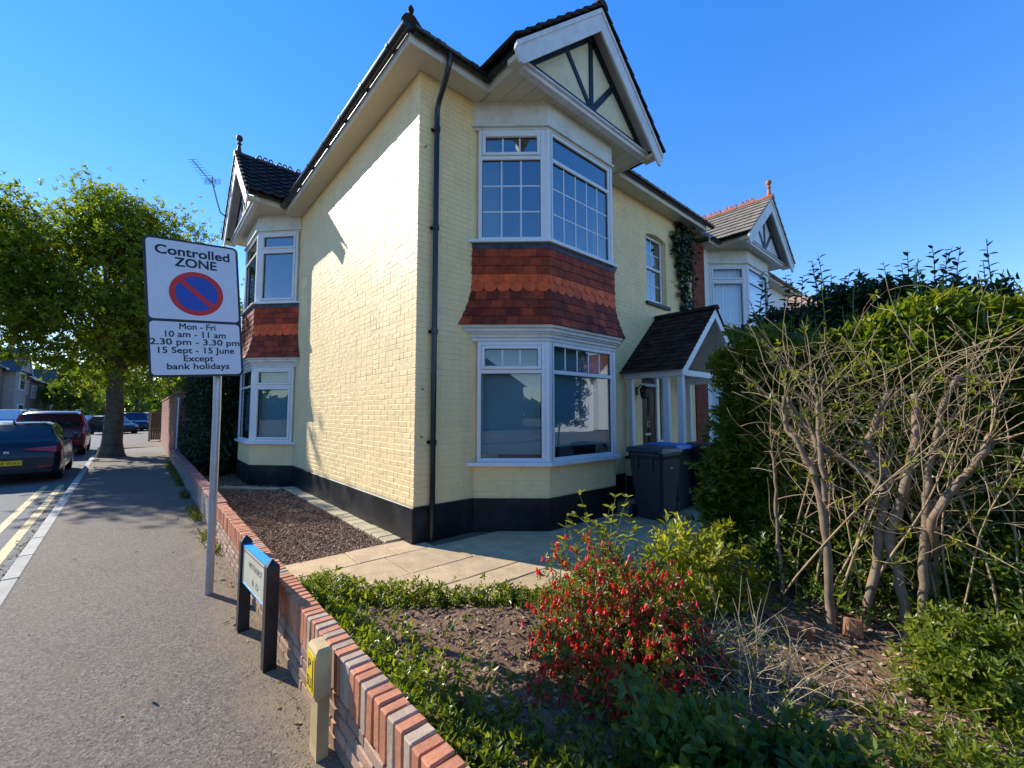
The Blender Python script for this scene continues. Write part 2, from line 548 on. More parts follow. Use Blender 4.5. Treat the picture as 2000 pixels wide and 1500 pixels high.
M['gravel_bed'] = mat('gravel_bed', (0.16, 0.095, 0.055), 0.95, 0.3, 16, bump=1.0, bscale=60, bdist=0.015)
M['earth'] = mat('far_ground', (0.15, 0.14, 0.10), 0.95, 0.3, 0.5)
M['dirt'] = mat('sandy_dirt', (0.24, 0.175, 0.105), 0.95, 0.3, 9, bump=0.8, bscale=60)

def chip_mat(name, stops):
    t = NT(name)
    g = t.n('ShaderNodeNewGeometry')
    t.bsdf(t.ramp(g.outputs['Random Per Island'], stops), 0.85, 0.25)
    return t.m
M['pebble'] = chip_mat('brown_pebbles', [(0, (0.085, 0.042, 0.024)), (0.4, (0.21, 0.112, 0.062)), (0.75, (0.31, 0.185, 0.11)), (1, (0.44, 0.32, 0.22))])
M['chip'] = chip_mat('bark_chips', [(0, (0.09, 0.045, 0.024)), (0.5, (0.21, 0.122, 0.066)), (0.8, (0.32, 0.20, 0.115)), (1, (0.43, 0.32, 0.20))])
M['litter'] = chip_mat('dry_leaf_litter', [(0, (0.16, 0.09, 0.035)), (0.5, (0.30, 0.19, 0.075)), (1, (0.42, 0.30, 0.13))])

M['tree_leaf'] = leaf_mat('street_tree_leaf', [(0.042, 0.066, 0.006), (0.078, 0.108, 0.008), (0.125, 0.155, 0.011), (0.20, 0.19, 0.014)], 0.50, 0.5, 0.25)
M['hedge_leaf'] = leaf_mat('hedge_leaf', [(0.032, 0.06, 0.008), (0.065, 0.105, 0.010), (0.115, 0.155, 0.013), (0.19, 0.20, 0.017)], 0.34, 0.36, 0.35)
M['hedge_top'] = leaf_mat('fresh_hedge_leaf', [(0.07, 0.092, 0.008), (0.12, 0.138, 0.010), (0.19, 0.185, 0.014)], 0.42, 0.38, 0.35)
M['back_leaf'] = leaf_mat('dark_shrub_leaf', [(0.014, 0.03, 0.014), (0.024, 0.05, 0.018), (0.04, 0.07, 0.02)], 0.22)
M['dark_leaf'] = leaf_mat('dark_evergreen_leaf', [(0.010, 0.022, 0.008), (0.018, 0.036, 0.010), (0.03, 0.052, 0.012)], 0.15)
M['cover_leaf'] = leaf_mat('ground_cover_leaf', [(0.048, 0.07, 0.008), (0.09, 0.12, 0.010), (0.14, 0.165, 0.014), (0.20, 0.205, 0.03)], 0.36, 0.36, 0.35)
M['lime_leaf'] = leaf_mat('lime_shrub_leaf', [(0.09, 0.115, 0.010), (0.18, 0.19, 0.014), (0.28, 0.255, 0.02)], 0.42, 0.4, 0.35)
M['green_leaf'] = leaf_mat('broad_green_leaf', [(0.055, 0.085, 0.014), (0.09, 0.13, 0.02), (0.135, 0.17, 0.028)], 0.34, 0.42, 0.35)
M['fuchsia_leaf'] = leaf_mat('small_olive_leaf', [(0.06, 0.075, 0.010), (0.10, 0.11, 0.014), (0.155, 0.14, 0.018)], 0.35, 0.42)
M['flower'] = leaf_mat('red_flower', [(0.40, 0.012, 0.012), (0.58, 0.022, 0.018), (0.66, 0.075, 0.02)], 0.3, 0.4, 0.4, (1, 0.35, 0.3))
M['grass'] = leaf_mat('verge_grass', [(0.05, 0.08, 0.012), (0.09, 0.11, 0.018), (0.2, 0.16, 0.06)], 0.3)
M['bark'] = mat('street_tree_bark', (0.105, 0.082, 0.058), 0.9, 0.4, 6, bump=1.0, bscale=14, bdist=0.03, dirt=(0.05, 0.05, 0.03), dscale=4, damt=0.5)
M['stem'] = mat('pale_pruned_stem', (0.21, 0.14, 0.085), 0.7, 0.28, 11, bump=0.5, bscale=30, dirt=(0.11, 0.08, 0.05), dscale=9, damt=0.6)
M['twig'] = mat('pale_twig', (0.31, 0.215, 0.12), 0.75, 0.3, 9, dirt=(0.2, 0.18, 0.06), dscale=5, damt=0.6)
M['old_brick'] = mat('mossy_old_brick', (0.27, 0.115, 0.06), 0.9, 0.3, 9, bump=0.8, bscale=45, dirt=(0.10, 0.085, 0.035), dscale=9, damt=0.85)
M['dry'] = mat('dry_straw_stem', (0.34, 0.26, 0.14), 0.8, 0.25, 9)
M['green_stem'] = mat('green_stem', (0.10, 0.11, 0.03), 0.7, 0.25, 9)
M['dark_stem'] = mat('dark_stem', (0.05, 0.04, 0.025), 0.8, 0.3, 9)
M['cut'] = mat('cut_wood', (0.42, 0.33, 0.2), 0.8, 0.15, 20)
# ================================================================== THE SETTING
def struct(o, label=None):
    o['kind'] = 'structure'
    if label: o['label'] = label
    return o

def kerb_x(y): return -0.66 - 0.0265 * y          # the footway's edge drifts a little away from the wall
b = MB()
b.box(WORLD, -600, 600, -600, 600, -0.6, -0.16)
struct(b.build('ground', M['earth']))
b = MB()
ys = [-40, 0, 30, 60, 140]
def strip(b, f0, f1, ys, z0, z1):
    for y0, y1 in zip(ys[:-1], ys[1:]):
        P = [(f0(y0), y0), (f1(y0), y0), (f1(y1), y1), (f0(y1), y1)]
        V = [(x, y, z0) for x, y in P] + [(x, y, z1) for x, y in P]
        b.add(V, [(0, 3, 2, 1), (4, 5, 6, 7), (0, 1, 5, 4), (1, 2, 6, 5), (2, 3, 7, 6), (3, 0, 4, 7)])
strip(b, lambda y: kerb_x(y) - 8.2, lambda y: kerb_x(y) - 0.12, ys, -0.5, -0.10)
struct(b.build('road', M['road']))
b = MB()
b.box(WORLD, -60, 60, -24, -14, -0.5, -0.096)
struct(b.build('road', M['road']))
b = MB()
strip(b, lambda y: kerb_x(y), lambda y: 0.80, [-10, 5, 12, 23.0], -0.4, 0.0)
struct(b.build('pavement', M['pave']))
b = MB()
strip(b, lambda y: kerb_x(y), lambda y: 0.80, [26.4, 40, 60, 140], -0.4, 0.0)
strip(b, lambda y: kerb_x(y) - 11.5, lambda y: kerb_x(y) - 8.32, [-40, 0, 60, 140], -0.4, 0.0)
struct(b.build('pavement', M['pave']))
b = MB()   # the paler crossover by the gate, dropped to the carriageway
V = [(kerb_x(23), 23, -0.02), (0.8, 23, 0.0), (0.8, 26.4, 0.0), (kerb_x(26.4), 26.4, -0.07)]
b.add(V + [(x, y, -0.4) for x, y, z in V], [(0, 1, 2, 3), (0, 4, 5, 1), (1, 5, 6, 2), (2, 6, 7, 3), (3, 7, 4, 0)])
struct(b.build('crossover', M['drive']))
# kerb stones, each its own
kp = struct(bpy.data.objects.new('kerb', None))
COL.objects.link(kp)
tag(kp, 'pale concrete kerb along the edge of the pavement')
y = -1.0
while y < 60:
    L = 0.915
    if not (22.2 < y < 26.5):
        a = math.atan(-0.0265)
        fr = Fr((kerb_x(y), y, 0), (math.sin(a), math.cos(a), 0), (-1, 0, 0))
        b = MB()
        b.cbox(fr, 0.004, L - 0.004, 0.0, 0.125, -0.3, 0.004 + rng.uniform(-0.003, 0.003), 0.012)
        link('kerb_stone', b.mesh('kerb_stone'), M['kerb'], kp)
    y += L
b = MB()
strip(b, lambda y: kerb_x(y) - 8.325, lambda y: kerb_x(y) - 8.2, [-40, 0, 60, 140], -0.4, 0.003)
struct(b.build('kerb', M['kerb']), 'far kerb along the opposite side of the road')
# double yellow lines
for off in (0.27, 0.53):
    b = MB()
    strip(b, lambda y: kerb_x(y) - off - 0.1, lambda y: kerb_x(y) - off, [-6, 0, 6, 12, 14.6], -0.12, -0.096)
    tag(b.build('yellow_line', M['yellow']), 'worn yellow no-parking line painted ' + ('closer to' if off < 0.4 else 'farther from') + ' the kerb', 'road marking', 'double yellow lines', 'structure')
b = MB()
for y0 in range(30, 70, 6): strip(b, lambda y: kerb_x(y) - 4.2, lambda y: kerb_x(y) - 4.1, [y0, y0 + 2.5], -0.12, -0.096)
struct(b.build('white_road_line', M['whiteline']))

# ------------------------------------------------------------------ front garden surfaces
HX, HY = 2.55, 4.75
b = MB()
b.box(WORLD, 0.88, 14, -8, 4.2, -0.5, -0.045)
struct(b.build('garden_ground', M['joint']))
# paving: a bed of joints and individual slabs, left clear where the planted bed is
def bed_edge(x):   # y of the front edge of the paving for a given x
    if x < 1.1: return 4.3
    if x < 1.82: return 4.3 - (x - 1.1) * 1.2
    if x < 2.74: return 3.44 - (x - 1.82) * 0.80
    return 2.70
b = MB()
b.box(WORLD, 0.9, 2.56, 1.0, 5.0, -0.4, -0.016)
b.box(WORLD, 2.56, 10.2, 1.0, 4.78, -0.4, -0.016)
pav = struct(b.build('patio_paving', M['joint']))
tag(pav, 'sand coloured paving of rectangular slabs between house and planted bed')
slab_cache = {}
def slab(x0, x1, y0, y1, z):
    b = MB()
    b.cbox(WORLD, -(x1 - x0) / 2 + 0.005, (x1 - x0) / 2 - 0.005, -(y1 - y0) / 2 + 0.005, (y1 - y0) / 2 - 0.005, -0.05, 0.0, 0.006, 0.002)
    o = link('paving_slab', b.mesh('paving_slab'), M['slab'], pav)
    o.location = ((x0 + x1) / 2, (y0 + y1) / 2, z)
    o.rotation_euler = (rng.uniform(-.004, .004), rng.uniform(-.004, .004), rng.uniform(-.006, .006))
row = 0
y = 4.985
while y > 1.9:
    h = [0.46, 0.62, 0.46, 0.32][row % 4]
    x = 0.93 - rng.uniform(0, 0.5)
    while x < 9.9:
        wd = rng.choice([0.46, 0.62, 0.78, 0.62])
        xa, xb = max(x, 0.93), min(x + wd, 10.1)
        if xb - xa > 0.12 and y > bed_edge((xa + xb) / 2) - 0.15:
            if xb < 2.56 or y < 4.8 or xa < 2.56:
                y1 = y
                if xa > 2.5: y1 = min(y, 4.745)
                if y1 - (y - h) > 0.1 and not (3.3 < xa < 6.6 and y - h > 4.1):
                    slab(xa, xb, y - h, y1, 0.0 + rng.uniform(-0.003, 0.003))
        x += wd
    y -= h
    row += 1
# side strip of gravel with stone edging between wall and house
b = MB()
b.box(WORLD, 0.9, 2.6, 5.0, 17.5, -0.4, -0.03)
gb = struct(b.build('gravel_path', M['gravel_bed']))
tag(gb, 'brown gravel strip between the low wall and the house')
def edging(x0, x1, y0, y1, n):
    for i in range(n):
        a, c = y0 + (y1 - y0) * i / n, y0 + (y1 - y0) * (i + 1) / n
        b = MB()
        b.cbox(WORLD, x0 + rng.uniform(-.004, .004), x1 + rng.uniform(-.004, .004), a + 0.004, c - 0.004, -0.08, 0.012 + rng.uniform(-.006, .006), 0.008, 0.002)
        link('edging_stone', b.mesh('edging_stone'), M['edging'], gb)
edging(0.965, 1.17, 5.02, 11.6, 29)
edging(2.33, 2.545, 5.02, 10.15, 23)
for i in range(7):      # edging in front of the side bay
    b = MB()
    a = -0.3 + i * 0.2
    fr = Fr((2.33, 10.1, 0), (-0.66, 0.75, 0), (-0.75, -0.66, 0))
    b.cbox(fr, a + 0.3, a + 0.495, -0.0, 0.2, -0.08, 0.01 + rng.uniform(-.005, .005), 0.008, 0.002)
    link('edging_stone', b.mesh('edging_stone'), M['edging'], gb)

# soil of the planted bed: a gently mounded sheet
nx, ny = 70, 90
X, Y = np.meshgrid(np.linspace(0.9, 9.0, nx), np.linspace(-7, 4.25, ny), indexing='ij')
be = np.vectorize(bed_edge)(X)
rise = np.clip((be - Y) / 0.7, 0, 1)
Zs = -0.06 + 0.16 * rise + 0.03 * np.sin(X * 3.1 + 1) * np.sin(Y * 2.7) * rise
Zs += 0.012 * nrng.standard_normal(X.shape) * rise
Zs[Y > be + 0.02] = -0.09
soilV = np.stack([X, Y, Zs], -1).reshape(-1, 3)
ii, jj = np.meshgrid(np.arange(nx - 1), np.arange(ny - 1), indexing='ij')
a = (ii * ny + jj).ravel()
soil = link('garden_soil', np_mesh('garden_soil', soilV, np.stack([a, a + ny, a + ny + 1, a + 1], 1), smooth=True), M['soil'])
struct(soil)
tag(soil, 'bare brown soil of the planted front bed')
def soil_z(x, y):
    i = min(nx - 1, max(0, int(round((x - 0.9) / 8.1 * (nx - 1)))))
    j = min(ny - 1, max(0, int(round((y + 7) / 11.25 * (ny - 1)))))
    return Zs[i, j]
def soil_zv(x, y):
    i = np.clip(np.rint((x - 0.9) / 8.1 * (nx - 1)).astype(int), 0, nx - 1)
    j = np.clip(np.rint((y + 7) / 11.25 * (ny - 1)).astype(int), 0, ny - 1)
    return Zs[i, j]

# ================================================================== HOUSE BUILDERS
class Bay:
    """plan of a canted bay in a wall frame (u along the wall, d outwards)"""
    def __init__(s, fr, wb=1.54, wf=0.77, dep=0.70):
        s.fr = fr
        s.base = [(-wb, 0.0), (-wf, dep), (wf, dep), (wb, 0.0)]
        s.dep = dep

    def poly(s, o=0.0, back=0.0):
        P = s.base
        L = []
        for a, c in zip(P[:-1], P[1:]):
            e = np.array(c) - np.array(a)
            e /= np.linalg.norm(e)
            n = np.array((-e[1], e[0]))
            L.append((np.array(a) + n * o, e))
        def isect(l1, l2):
            A = np.array([l1[1], -l2[1]]).T
            t_ = np.linalg.solve(A, l2[0] - l1[0])
            return l1[0] + l1[1] * t_[0]
        wall = (np.array((0.0, -back)), np.array((1.0, 0.0)))
        return [tuple(isect(wall, L[0])), tuple(isect(L[0], L[1])), tuple(isect(L[1], L[2])), tuple(isect(L[2], wall))]

    def face(s, i, o=0.0):
        """frame on face i (0 left cant, 1 front, 2 right cant) and its length"""
        P = s.poly(o)
        a, c = P[i], P[i + 1]
        A, C = s.fr.p(a[0], a[1], 0), s.fr.p(c[0], c[1], 0)
        e = (C - A) / np.linalg.norm(C - A)
        n2 = np.array((-(c[1] - a[1]), c[0] - a[0]))
        n = s.fr.U * n2[0] + s.fr.D * n2[1]
        return Fr(A, e, n), float(np.linalg.norm(C - A))

    def ring(s, b, o, z0, z1, back=0.0): b.prism(s.fr, s.poly(o, back), z0, z1, 'z')


def window(parent, fr, u0, u1, z0, z1, lights, fw=0.055, d0=-0.05, d1=0.02, wm=None, gm=None):
    """lights: list of (u0,u1,z0,z1, kind, cols, rows) in 0..1 of the opening's inside; kind 'sash' or 'fixed'"""
    wm = wm or M['white']
    gm = gm or M['glass']
    b = MB()
    r = 0.006
    b.cbox(fr, u0, u0 + fw, d0, d1, z0, z1, r)
    b.cbox(fr, u1 - fw, u1, d0, d1, z0, z1, r)
    b.cbox(fr, u0 + fw - .001, u1 - fw + .001, d0 + .001, d1 - .001, z0, z0 + fw, r)
    b.cbox(fr, u0 + fw - .001, u1 - fw + .001, d0 + .001, d1 - .001, z1 - fw, z1, r)
    iu0, iu1, iz0, iz1 = u0 + fw, u1 - fw, z0 + fw, z1 - fw
    cuts = sorted({l[2] for l in lights if l[2] > 0.01})
    for cz in cuts:
        zc = iz0 + (iz1 - iz0) * cz
        b.cbox(fr, iu0 - .001, iu1 + .001, d0 + .002, d1 - .003, zc - 0.028, zc + 0.028, r)
    wf = b.build('window', wm, parent)
    for (a0, a1, c0, c1, kind, cols, rows) in lights:
        x0 = iu0 + (iu1 - iu0) * a0
        x1 = iu0 + (iu1 - iu0) * a1
        y0 = iz0 + (iz1 - iz0) * c0 + (0.028 if c0 > 0.01 else 0)
        y1 = iz0 + (iz1 - iz0) * c1 - (0.028 if c1 < 0.99 else 0)
        if kind == 'sash':
            s = MB()
            q = 0.05
            e0, e1 = d0 + 0.01, d1 + 0.016
            s.cbox(fr, x0 + .002, x0 + q, e0, e1, y0 + .002, y1 - .002, 0.008)
            s.cbox(fr, x1 - q, x1 - .002, e0, e1, y0 + .002, y1 - .002, 0.008)
            s.cbox(fr, x0 + q - .001, x1 - q + .001, e0 + .001, e1 - .001, y0 + .002, y0 + q, 0.008)
            s.cbox(fr, x0 + q - .001, x1 - q + .001, e0 + .001, e1 - .001, y1 - q, y1 - .002, 0.008)
            s.build('sash', wm, wf)
            x0, x1, y0, y1 = x0 + q, x1 - q, y0 + q, y1 - q
        dg = (d0 + d1) / 2 - 0.005
        # thin black gasket, then panes split by the glazing bars
        g = MB()
        for (p0, p1, q0, q1) in ((x0, x0 + .006, y0, y1), (x1 - .006, x1, y0, y1), (x0 + .006, x1 - .006, y0, y0 + .006), (x0 + .006, x1 - .006, y1 - .006, y1)):
            g.box(fr, p0, p1, dg - .006, dg + .012, q0, q1)
        g.build('gasket', M['rubber'], wf)
        bw = 0.011
        for i in range(cols):
            for j in range(rows):
                px0 = x0 + (x1 - x0) * i / cols + (bw if i else 0.004)
                px1 = x0 + (x1 - x0) * (i + 1) / cols - (bw if i < cols - 1 else 0.004)
                pz0 = y0 + (y1 - y0) * j / rows + (bw if j else 0.004)
                pz1 = y0 + (y1 - y0) * (j + 1) / rows - (bw if j < rows - 1 else 0.004)
                p = MB()
                p.box(fr, px0, px1, dg - 0.003, dg + 0.003, pz0, pz1)
                p.build('pane', gm, wf)
        for i in range(1, cols):
            xm = x0 + (x1 - x0) * i / cols
            one_box('glazing_bar', fr, xm - bw, xm + bw, dg - .005, dg + .009, y0, y1, wm, wf, 0.003)
        for j in range(1, rows):
            zm = y0 + (y1 - y0) * j / rows
            one_box('glazing_bar', fr, x0, x1, dg - .004, dg + .008, zm - bw, zm + bw, wm, wf, 0.003)
    return wf


def tile_rows(parent, bay, faces, ztop, zbot, prof, nrow, wt, fish=(3, 4), single=True):
    """tile hanging round a bay; prof(z) -> outward offset"""
    back = MB()
    zs = np.linspace(zbot, ztop, 9)
    for a, c in zip(zs[:-1], zs[1:]):
        P0, P1 = bay.poly(prof(a) - 0.004, 0.0), bay.poly(prof(c) - 0.004, 0.0)
        V = [bay.fr.p(*p, a) for p in P0] + [bay.fr.p(*p, c) for p in P1]
        back.add(V, [(0, 1, 5, 4), (1, 2, 6, 5), (2, 3, 7, 6)])
    P = bay.poly(prof(zbot) - 0.004)
    back.add([bay.fr.p(*p, zbot) for p in P], [(0, 1, 2, 3)])
    tk = back.build('tile_hanging', M['hung_dark'], parent)
    g = (ztop - zbot) / nrow
    rest = MB()
    for r in range(nrow):
        zt = ztop - r * g
        zb = zt - g
        zt2 = min(ztop, zt + 0.045)
        ob, ot = prof(zb) + 0.020, prof(zt2) + 0.005
        for fi in range(3):
            if fi not in faces and not single: continue
            f0, L0 = bay.face(fi, ob)
            f1, L1 = bay.face(fi, ot)
            # both faces are centred on the same line, so map a 0..1 run along each
            n = max(3, round(L0 / wt))
            sh = 0.5 if (r % 2) else 0.0
            edges = [0.0] + [(k + sh) / n for k in range(0 if sh else 1, n + (1 if not sh else 1)) if 0.02 < (k + sh) / n < 0.98] + [1.0]
            for a, c in zip(edges[:-1], edges[1:]):
                gap = 0.0022
                th = 0.012
                dr = rng.uniform(-0.004, 0.004)
                lift = rng.uniform(0, 0.004)
                q = lambda s_, z_, f, L, dd: f.p(np.clip(s_, 0, 1) * L, dd, z_)
                if r in fish:
                    m_ = 6
                    out = [(a, zt2), (c, zt2)]
                    ra = zb + g * 0.42
                    for k in range(m_ + 1):
                        th_ = math.pi * k / m_
                        out.append(((a + c) / 2 + (c - a) / 2 * math.cos(th_), ra - (ra - zb + 0.01) * math.sin(th_)))
                else:
                    out = [(a, zt2), (c, zt2), (c, zb + dr), (a, zb + dr)]
                V, n_ = [], len(out)
                for dd in (0.0, -th):
                    for s_, z_ in out:
                        k = (zt2 - z_) / (zt2 - zb)
                        A = f1.p(s_ * L1, 0, z_)
                        B = f0.p(s_ * L0, 0, z_)
                        p_ = A * (1 - k) + B * k + f0.D * (dd + lift * k)
                        # shrink sideways for the joint
                        mid = (f1.p((a + c) / 2 * L1, 0, z_) * (1 - k) + f0.p((a + c) / 2 * L0, 0, z_) * k)
                        dv = p_ - mid
                        p_ = p_ - f0.U * np.sign(np.dot(dv, f0.U)) * gap
                        V.append(p_)
                F = [list(range(n_)), list(range(n_, 2 * n_))[::-1]] + [[i, n_ + i, n_ + (i + 1) % n_, (i + 1) % n_] for i in range(n_)]
                mt = M['fish'] if r in fish else (M['hung'] if r < 4 else (M['hung_dark'] if rng.random() < 0.6 else M['hung']))
                if fi in faces:
                    tb = MB()
                    tb.add(V, F)
                    tb.build('hung_tile', mt, tk)
                else:
                    rest.add(V, F)
    if rest.V: rest.build('hung_tile', M['hung_dark'], tk, kind='stuff')
    return tk


def bay_gable(parent, fr, zs, dep, slope=0.92, half=1.70, tile_m=None, panel_m=None, near_tiles=None, finial=None, ridge_m=None, rows=9, cols=9, timber_m=None, length=3.4, crest=False, wave=False, rise=1.66):
    """the gabled roof over a bay: soffit boards, timbered panel, bargeboards, gutters, tiles. zs = soffit height"""
    tile_m = tile_m or M['roof']
    panel_m = panel_m or M['render']
    timber_m = timber_m or M['navy']
    dp, db = dep + 0.20, dep + 0.42        # panel plane and barge plane
    roof = MB()
    za = zs + rise                         # top of barge at the apex
    top = lambda u: za + 0.02 - slope * abs(u)
    # solid under the tiles
    roof.prism(fr, [(-half + .03, top(half - .03) - .05), (0, top(0) - .05), (half - .03, top(half - .03) - .05), (half - .03, top(half - .03)), (0, top(0)), (-half + .03, top(half - .03))], db - 0.005, -length)
    rf = roof.build('bay_roof', M['navy'], parent)
    # soffit boards run outwards
    n = 14
    for i in range(n):
        a, c = -1.52 + 3.04 * i / n, -1.52 + 3.04 * (i + 1) / n
        one_box('soffit_board', fr, a + .003, c - .003, -0.0, dp - 0.002, zs, zs + 0.018, M['soffit'], rf, 0.004)
    for s in (-1, 1):    # eave fascia and soffit edge
        one_box('fascia_board', fr, min(s * 1.525, s * 1.55), max(s * 1.525, s * 1.55), 0.12, dp + 0.05, zs - 0.02, zs + 0.16, M['fascia'], rf, 0.003)
        g = MB()
        pts = [(math.cos(a_) * 0.058, math.sin(a_) * 0.058) for a_ in np.linspace(math.pi, 2 * math.pi, 9)]
        pts = [(x + s * 1.615, z + zs + 0.135) for x, z in pts]
        g.prism(fr, pts, 0.26, db - 0.03)
        g.build('gutter', M['gutter'], rf, auto=50)
        for dd in (0.45, 0.85):
            g = MB()
            pts2 = [(math.cos(a_) * 0.066 + s * 1.615, math.sin(a_) * 0.066 + zs + 0.138) for a_ in np.linspace(math.pi, 2 * math.pi, 9)]
            g.prism(fr, pts2, dd, dd + 0.035)
            g.build('gutter_bracket', M['gutter'], rf)
    # panel with its timbers
    pz0 = zs + 0.06
    ptop = lambda u: zs + rise - 0.30 - slope * abs(u)
    pn = MB()
    hb = (zs + rise - 0.30 - pz0) / slope
    pn.prism(fr, [(-hb, pz0), (hb, pz0), (0, zs + rise - 0.30)], dp - 0.03, dp)
    gp = pn.build('gable_panel', panel_m, parent)
    def timber(p, q, wv, d1):
        (x0, z0), (x1, z1) = p, q
        e = np.array((x1 - x0, z1 - z0))
        e = e / np.linalg.norm(e)
        nn = np.array((-e[1], e[0])) * wv / 2
        tb = MB()
        tb.prism(fr, [(x0 - nn[0], z0 - nn[1]), (x1 - nn[0], z1 - nn[1]), (x1 + nn[0], z1 + nn[1]), (x0 + nn[0], z0 + nn[1])], dp + 0.001, dp + d1)
        tb.build('timber', timber_m, gp)
    timber((-hb + .02, pz0 + 0.05), (hb - .02, pz0 + 0.05), 0.10, 0.030)
    timber((-hb + 0.03, pz0 + 0.03), (-0.03, zs + rise - 0.36), 0.09, 0.026)
    timber((hb - 0.03, pz0 + 0.03), (0.03, zs + rise - 0.36), 0.09, 0.027)
    timber((0, pz0 + 0.1), (0, zs + rise - 0.38), 0.085, 0.024)
    for s in (-1, 1): timber((s * 0.02, pz0 + 0.1), (s * 0.56, zs + rise * 0.48), 0.08 if s < 0 else 0.095, 0.020)
    # moulded white beam below the panel
    mb = MB()
    mb.cbox(fr, -1.56, 1.56, dp - 0.06, dp + 0.05, zs - 0.03, zs + 0.045, 0.006)
    mb.cbox(fr, -1.50, 1.50, dp - 0.05, dp + 0.085, zs + 0.03, zs + 0.068, 0.008)
    mb.build('gable_beam', M['white_wood'], gp)
    # barge boards
    for s in (-1, 1):
        bt = lambda u: za - slope * u
        bg = MB()
        pol = [(0, bt(0)), (s * 1.74, bt(1.74)), (s * 1.76, bt(1.74) - 0.10), (s * 1.68, bt(1.74) - 0.23), (s * 1.62, bt(1.62) - 0.335), (0, bt(0) - 0.36)]
        bg.prism(fr, pol, db - 0.03, db + (0.0 if s < 0 else 0.0015))
        bo = bg.build('barge_board', M['white_wood'], rf)
        bg = MB()
        pol = [(0, bt(0) + .005), (s * 1.75, bt(1.75) + .005), (s * 1.75, bt(1.75) - 0.065), (0, bt(0) - 0.07)]
        bg.prism(fr, pol, db + 0.002, db + 0.018)
        bg.build('barge_moulding', M['white_wood'], bo)
        # boarded underside of the verge
        vb = MB()
        l0 = lambda u: za - 0.085 - slope * u
        vb.prism(fr, [(0, l0(0)), (s * 1.62, l0(1.62)), (s * 1.62, l0(1.62) - 0.02), (0, l0(0) - 0.022)], dp - 0.02, db - 0.031)
        vb.build('verge_soffit', M['white_wood'], rf)
        # boxed foot
        ft = MB()
        ft.cbox(fr, min(s * 1.50, s * 1.66), max(s * 1.50, s * 1.66), dp - 0.05, db - 0.032, zs - 0.045, zs + 0.03, 0.004)
        ft.build('boxed_foot', M['soffit'], rf)
    # tiles in courses
    sl = math.hypot(1, slope)
    ux = 1 / sl
    uz = -slope / sl
    Ls = half * sl + 0.06
    g = Ls / rows
    rest = MB()
    for s in (-1, 1):
        for r in range(rows):
            for c in range(cols):
                wt = 0.235 if not wave else 0.225
                d_hi = db + 0.045 - c * wt
                d_lo = d_hi - wt + 0.004
                t0, t1 = r * g - 0.03, (r + 1) * g + 0.012
                t0 = max(t0, 0.02)
                V = []
                if wave:
                    prof = [(0, 0.0), (0.22, 0.030), (0.45, 0.032), (0.62, 0.006), (1.0, 0.0)]
                else:
                    prof = [(0, 0.0), (1.0, 0.0)]
                m_ = len(prof)
                jit = rng.uniform(0, 0.006)
                for h_ in (0.0, 0.026):
                    for t_ in (t0, t1):
                        for f_, ph in prof:
                            dd = d_hi + (d_lo - d_hi) * f_
                            lift = 0.012 + h_ + ph + (0.032 + jit if t_ == t1 else 0.0)
                            u_ = s * (t_ * ux) + s * (-uz) * lift * 1.0
                            z_ = za + 0.02 + t_ * uz + ux * lift
                            V.append(fr.p(u_, dd, z_))
                F = []
                for k in range(m_ - 1):
                    F.append([k, k + 1, m_ + k + 1, m_ + k])
                    F.append([2 * m_ + k, 3 * m_ + k, 3 * m_ + k + 1, 2 * m_ + k + 1])
                    F.append([m_ + k, m_ + k + 1, 3 * m_ + k + 1, 3 * m_ + k])
                    F.append([k, 2 * m_ + k, 2 * m_ + k + 1, k + 1])
                F.append([0, m_, 3 * m_, 2 * m_])
                F.append([m_ - 1, 3 * m_ - 1, 4 * m_ - 1, 2 * m_ - 1][::1])
                F[-1] = [m_ - 1, 2 * m_ - 1, 4 * m_ - 1, 3 * m_ - 1]
                own = (near_tiles == 'verge' and c == 0) or (near_tiles == s)
                if own:
                    tb = MB()
                    tb.add(V, F)
                    tb.build('roof_tile', tile_m, rf)
                else: rest.add(V, F)
    if rest.V: rest.build('roof_tile', tile_m, rf, kind='stuff')
    # ridge: half-round caps
    rm = ridge_m or tile_m
    k = 0
    dd = db + 0.05
    while dd > -length + 0.2:
        rb = MB()
        n_ = 8
        V, F = [], []
        for q in (dd, dd - 0.44):
            for i in range(n_):
                a_ = math.pi * i / (n_ - 1)
                V.append(fr.p(math.cos(a_) * 0.12, q, za + 0.0 + math.sin(a_) * 0.11 + (0.012 if q == dd else 0)))
        for i in range(n_ - 1): F.append([i, i + 1, n_ + i + 1, n_ + i])
        F.append(list(range(n_)))
        F.append(list(range(n_, 2 * n_))[::-1])
        rb.add(V, F)
        rt = rb.build('ridge_tile', rm, rf, auto=40)
        if crest and k > 0:
            for j in range(3):
                cb = MB()
                cd = dd - 0.09 - j * 0.125
                pts = [fr.p(0, cd + math.cos(a_) * 0.043, za + 0.155 + math.sin(a_) * 0.048) for a_ in np.linspace(0, 2 * math.pi, 11)]
                cb.tube(pts, 0.017, 5, cap=False)
                cb.build('crest_ring', rm, rf)
        dd -= 0.45
        k += 1
    if finial:
        fb = MB()
        c0 = fr.p(0, db - 0.05, za + 0.04)
        fb.lathe(c0, [(0.10, 0), (0.085, 0.06), (0.05, 0.12), (0.038, 0.22), (0.03, 0.26), (0.055, 0.28), (0.055, 0.30), (0.03, 0.32), (0.03, 0.35), (0.06, 0.38), (0.075, 0.43), (0.06, 0.485), (0.02, 0.51)], 10)
        fb.build('finial', finial, rf, auto=60)
    return rf


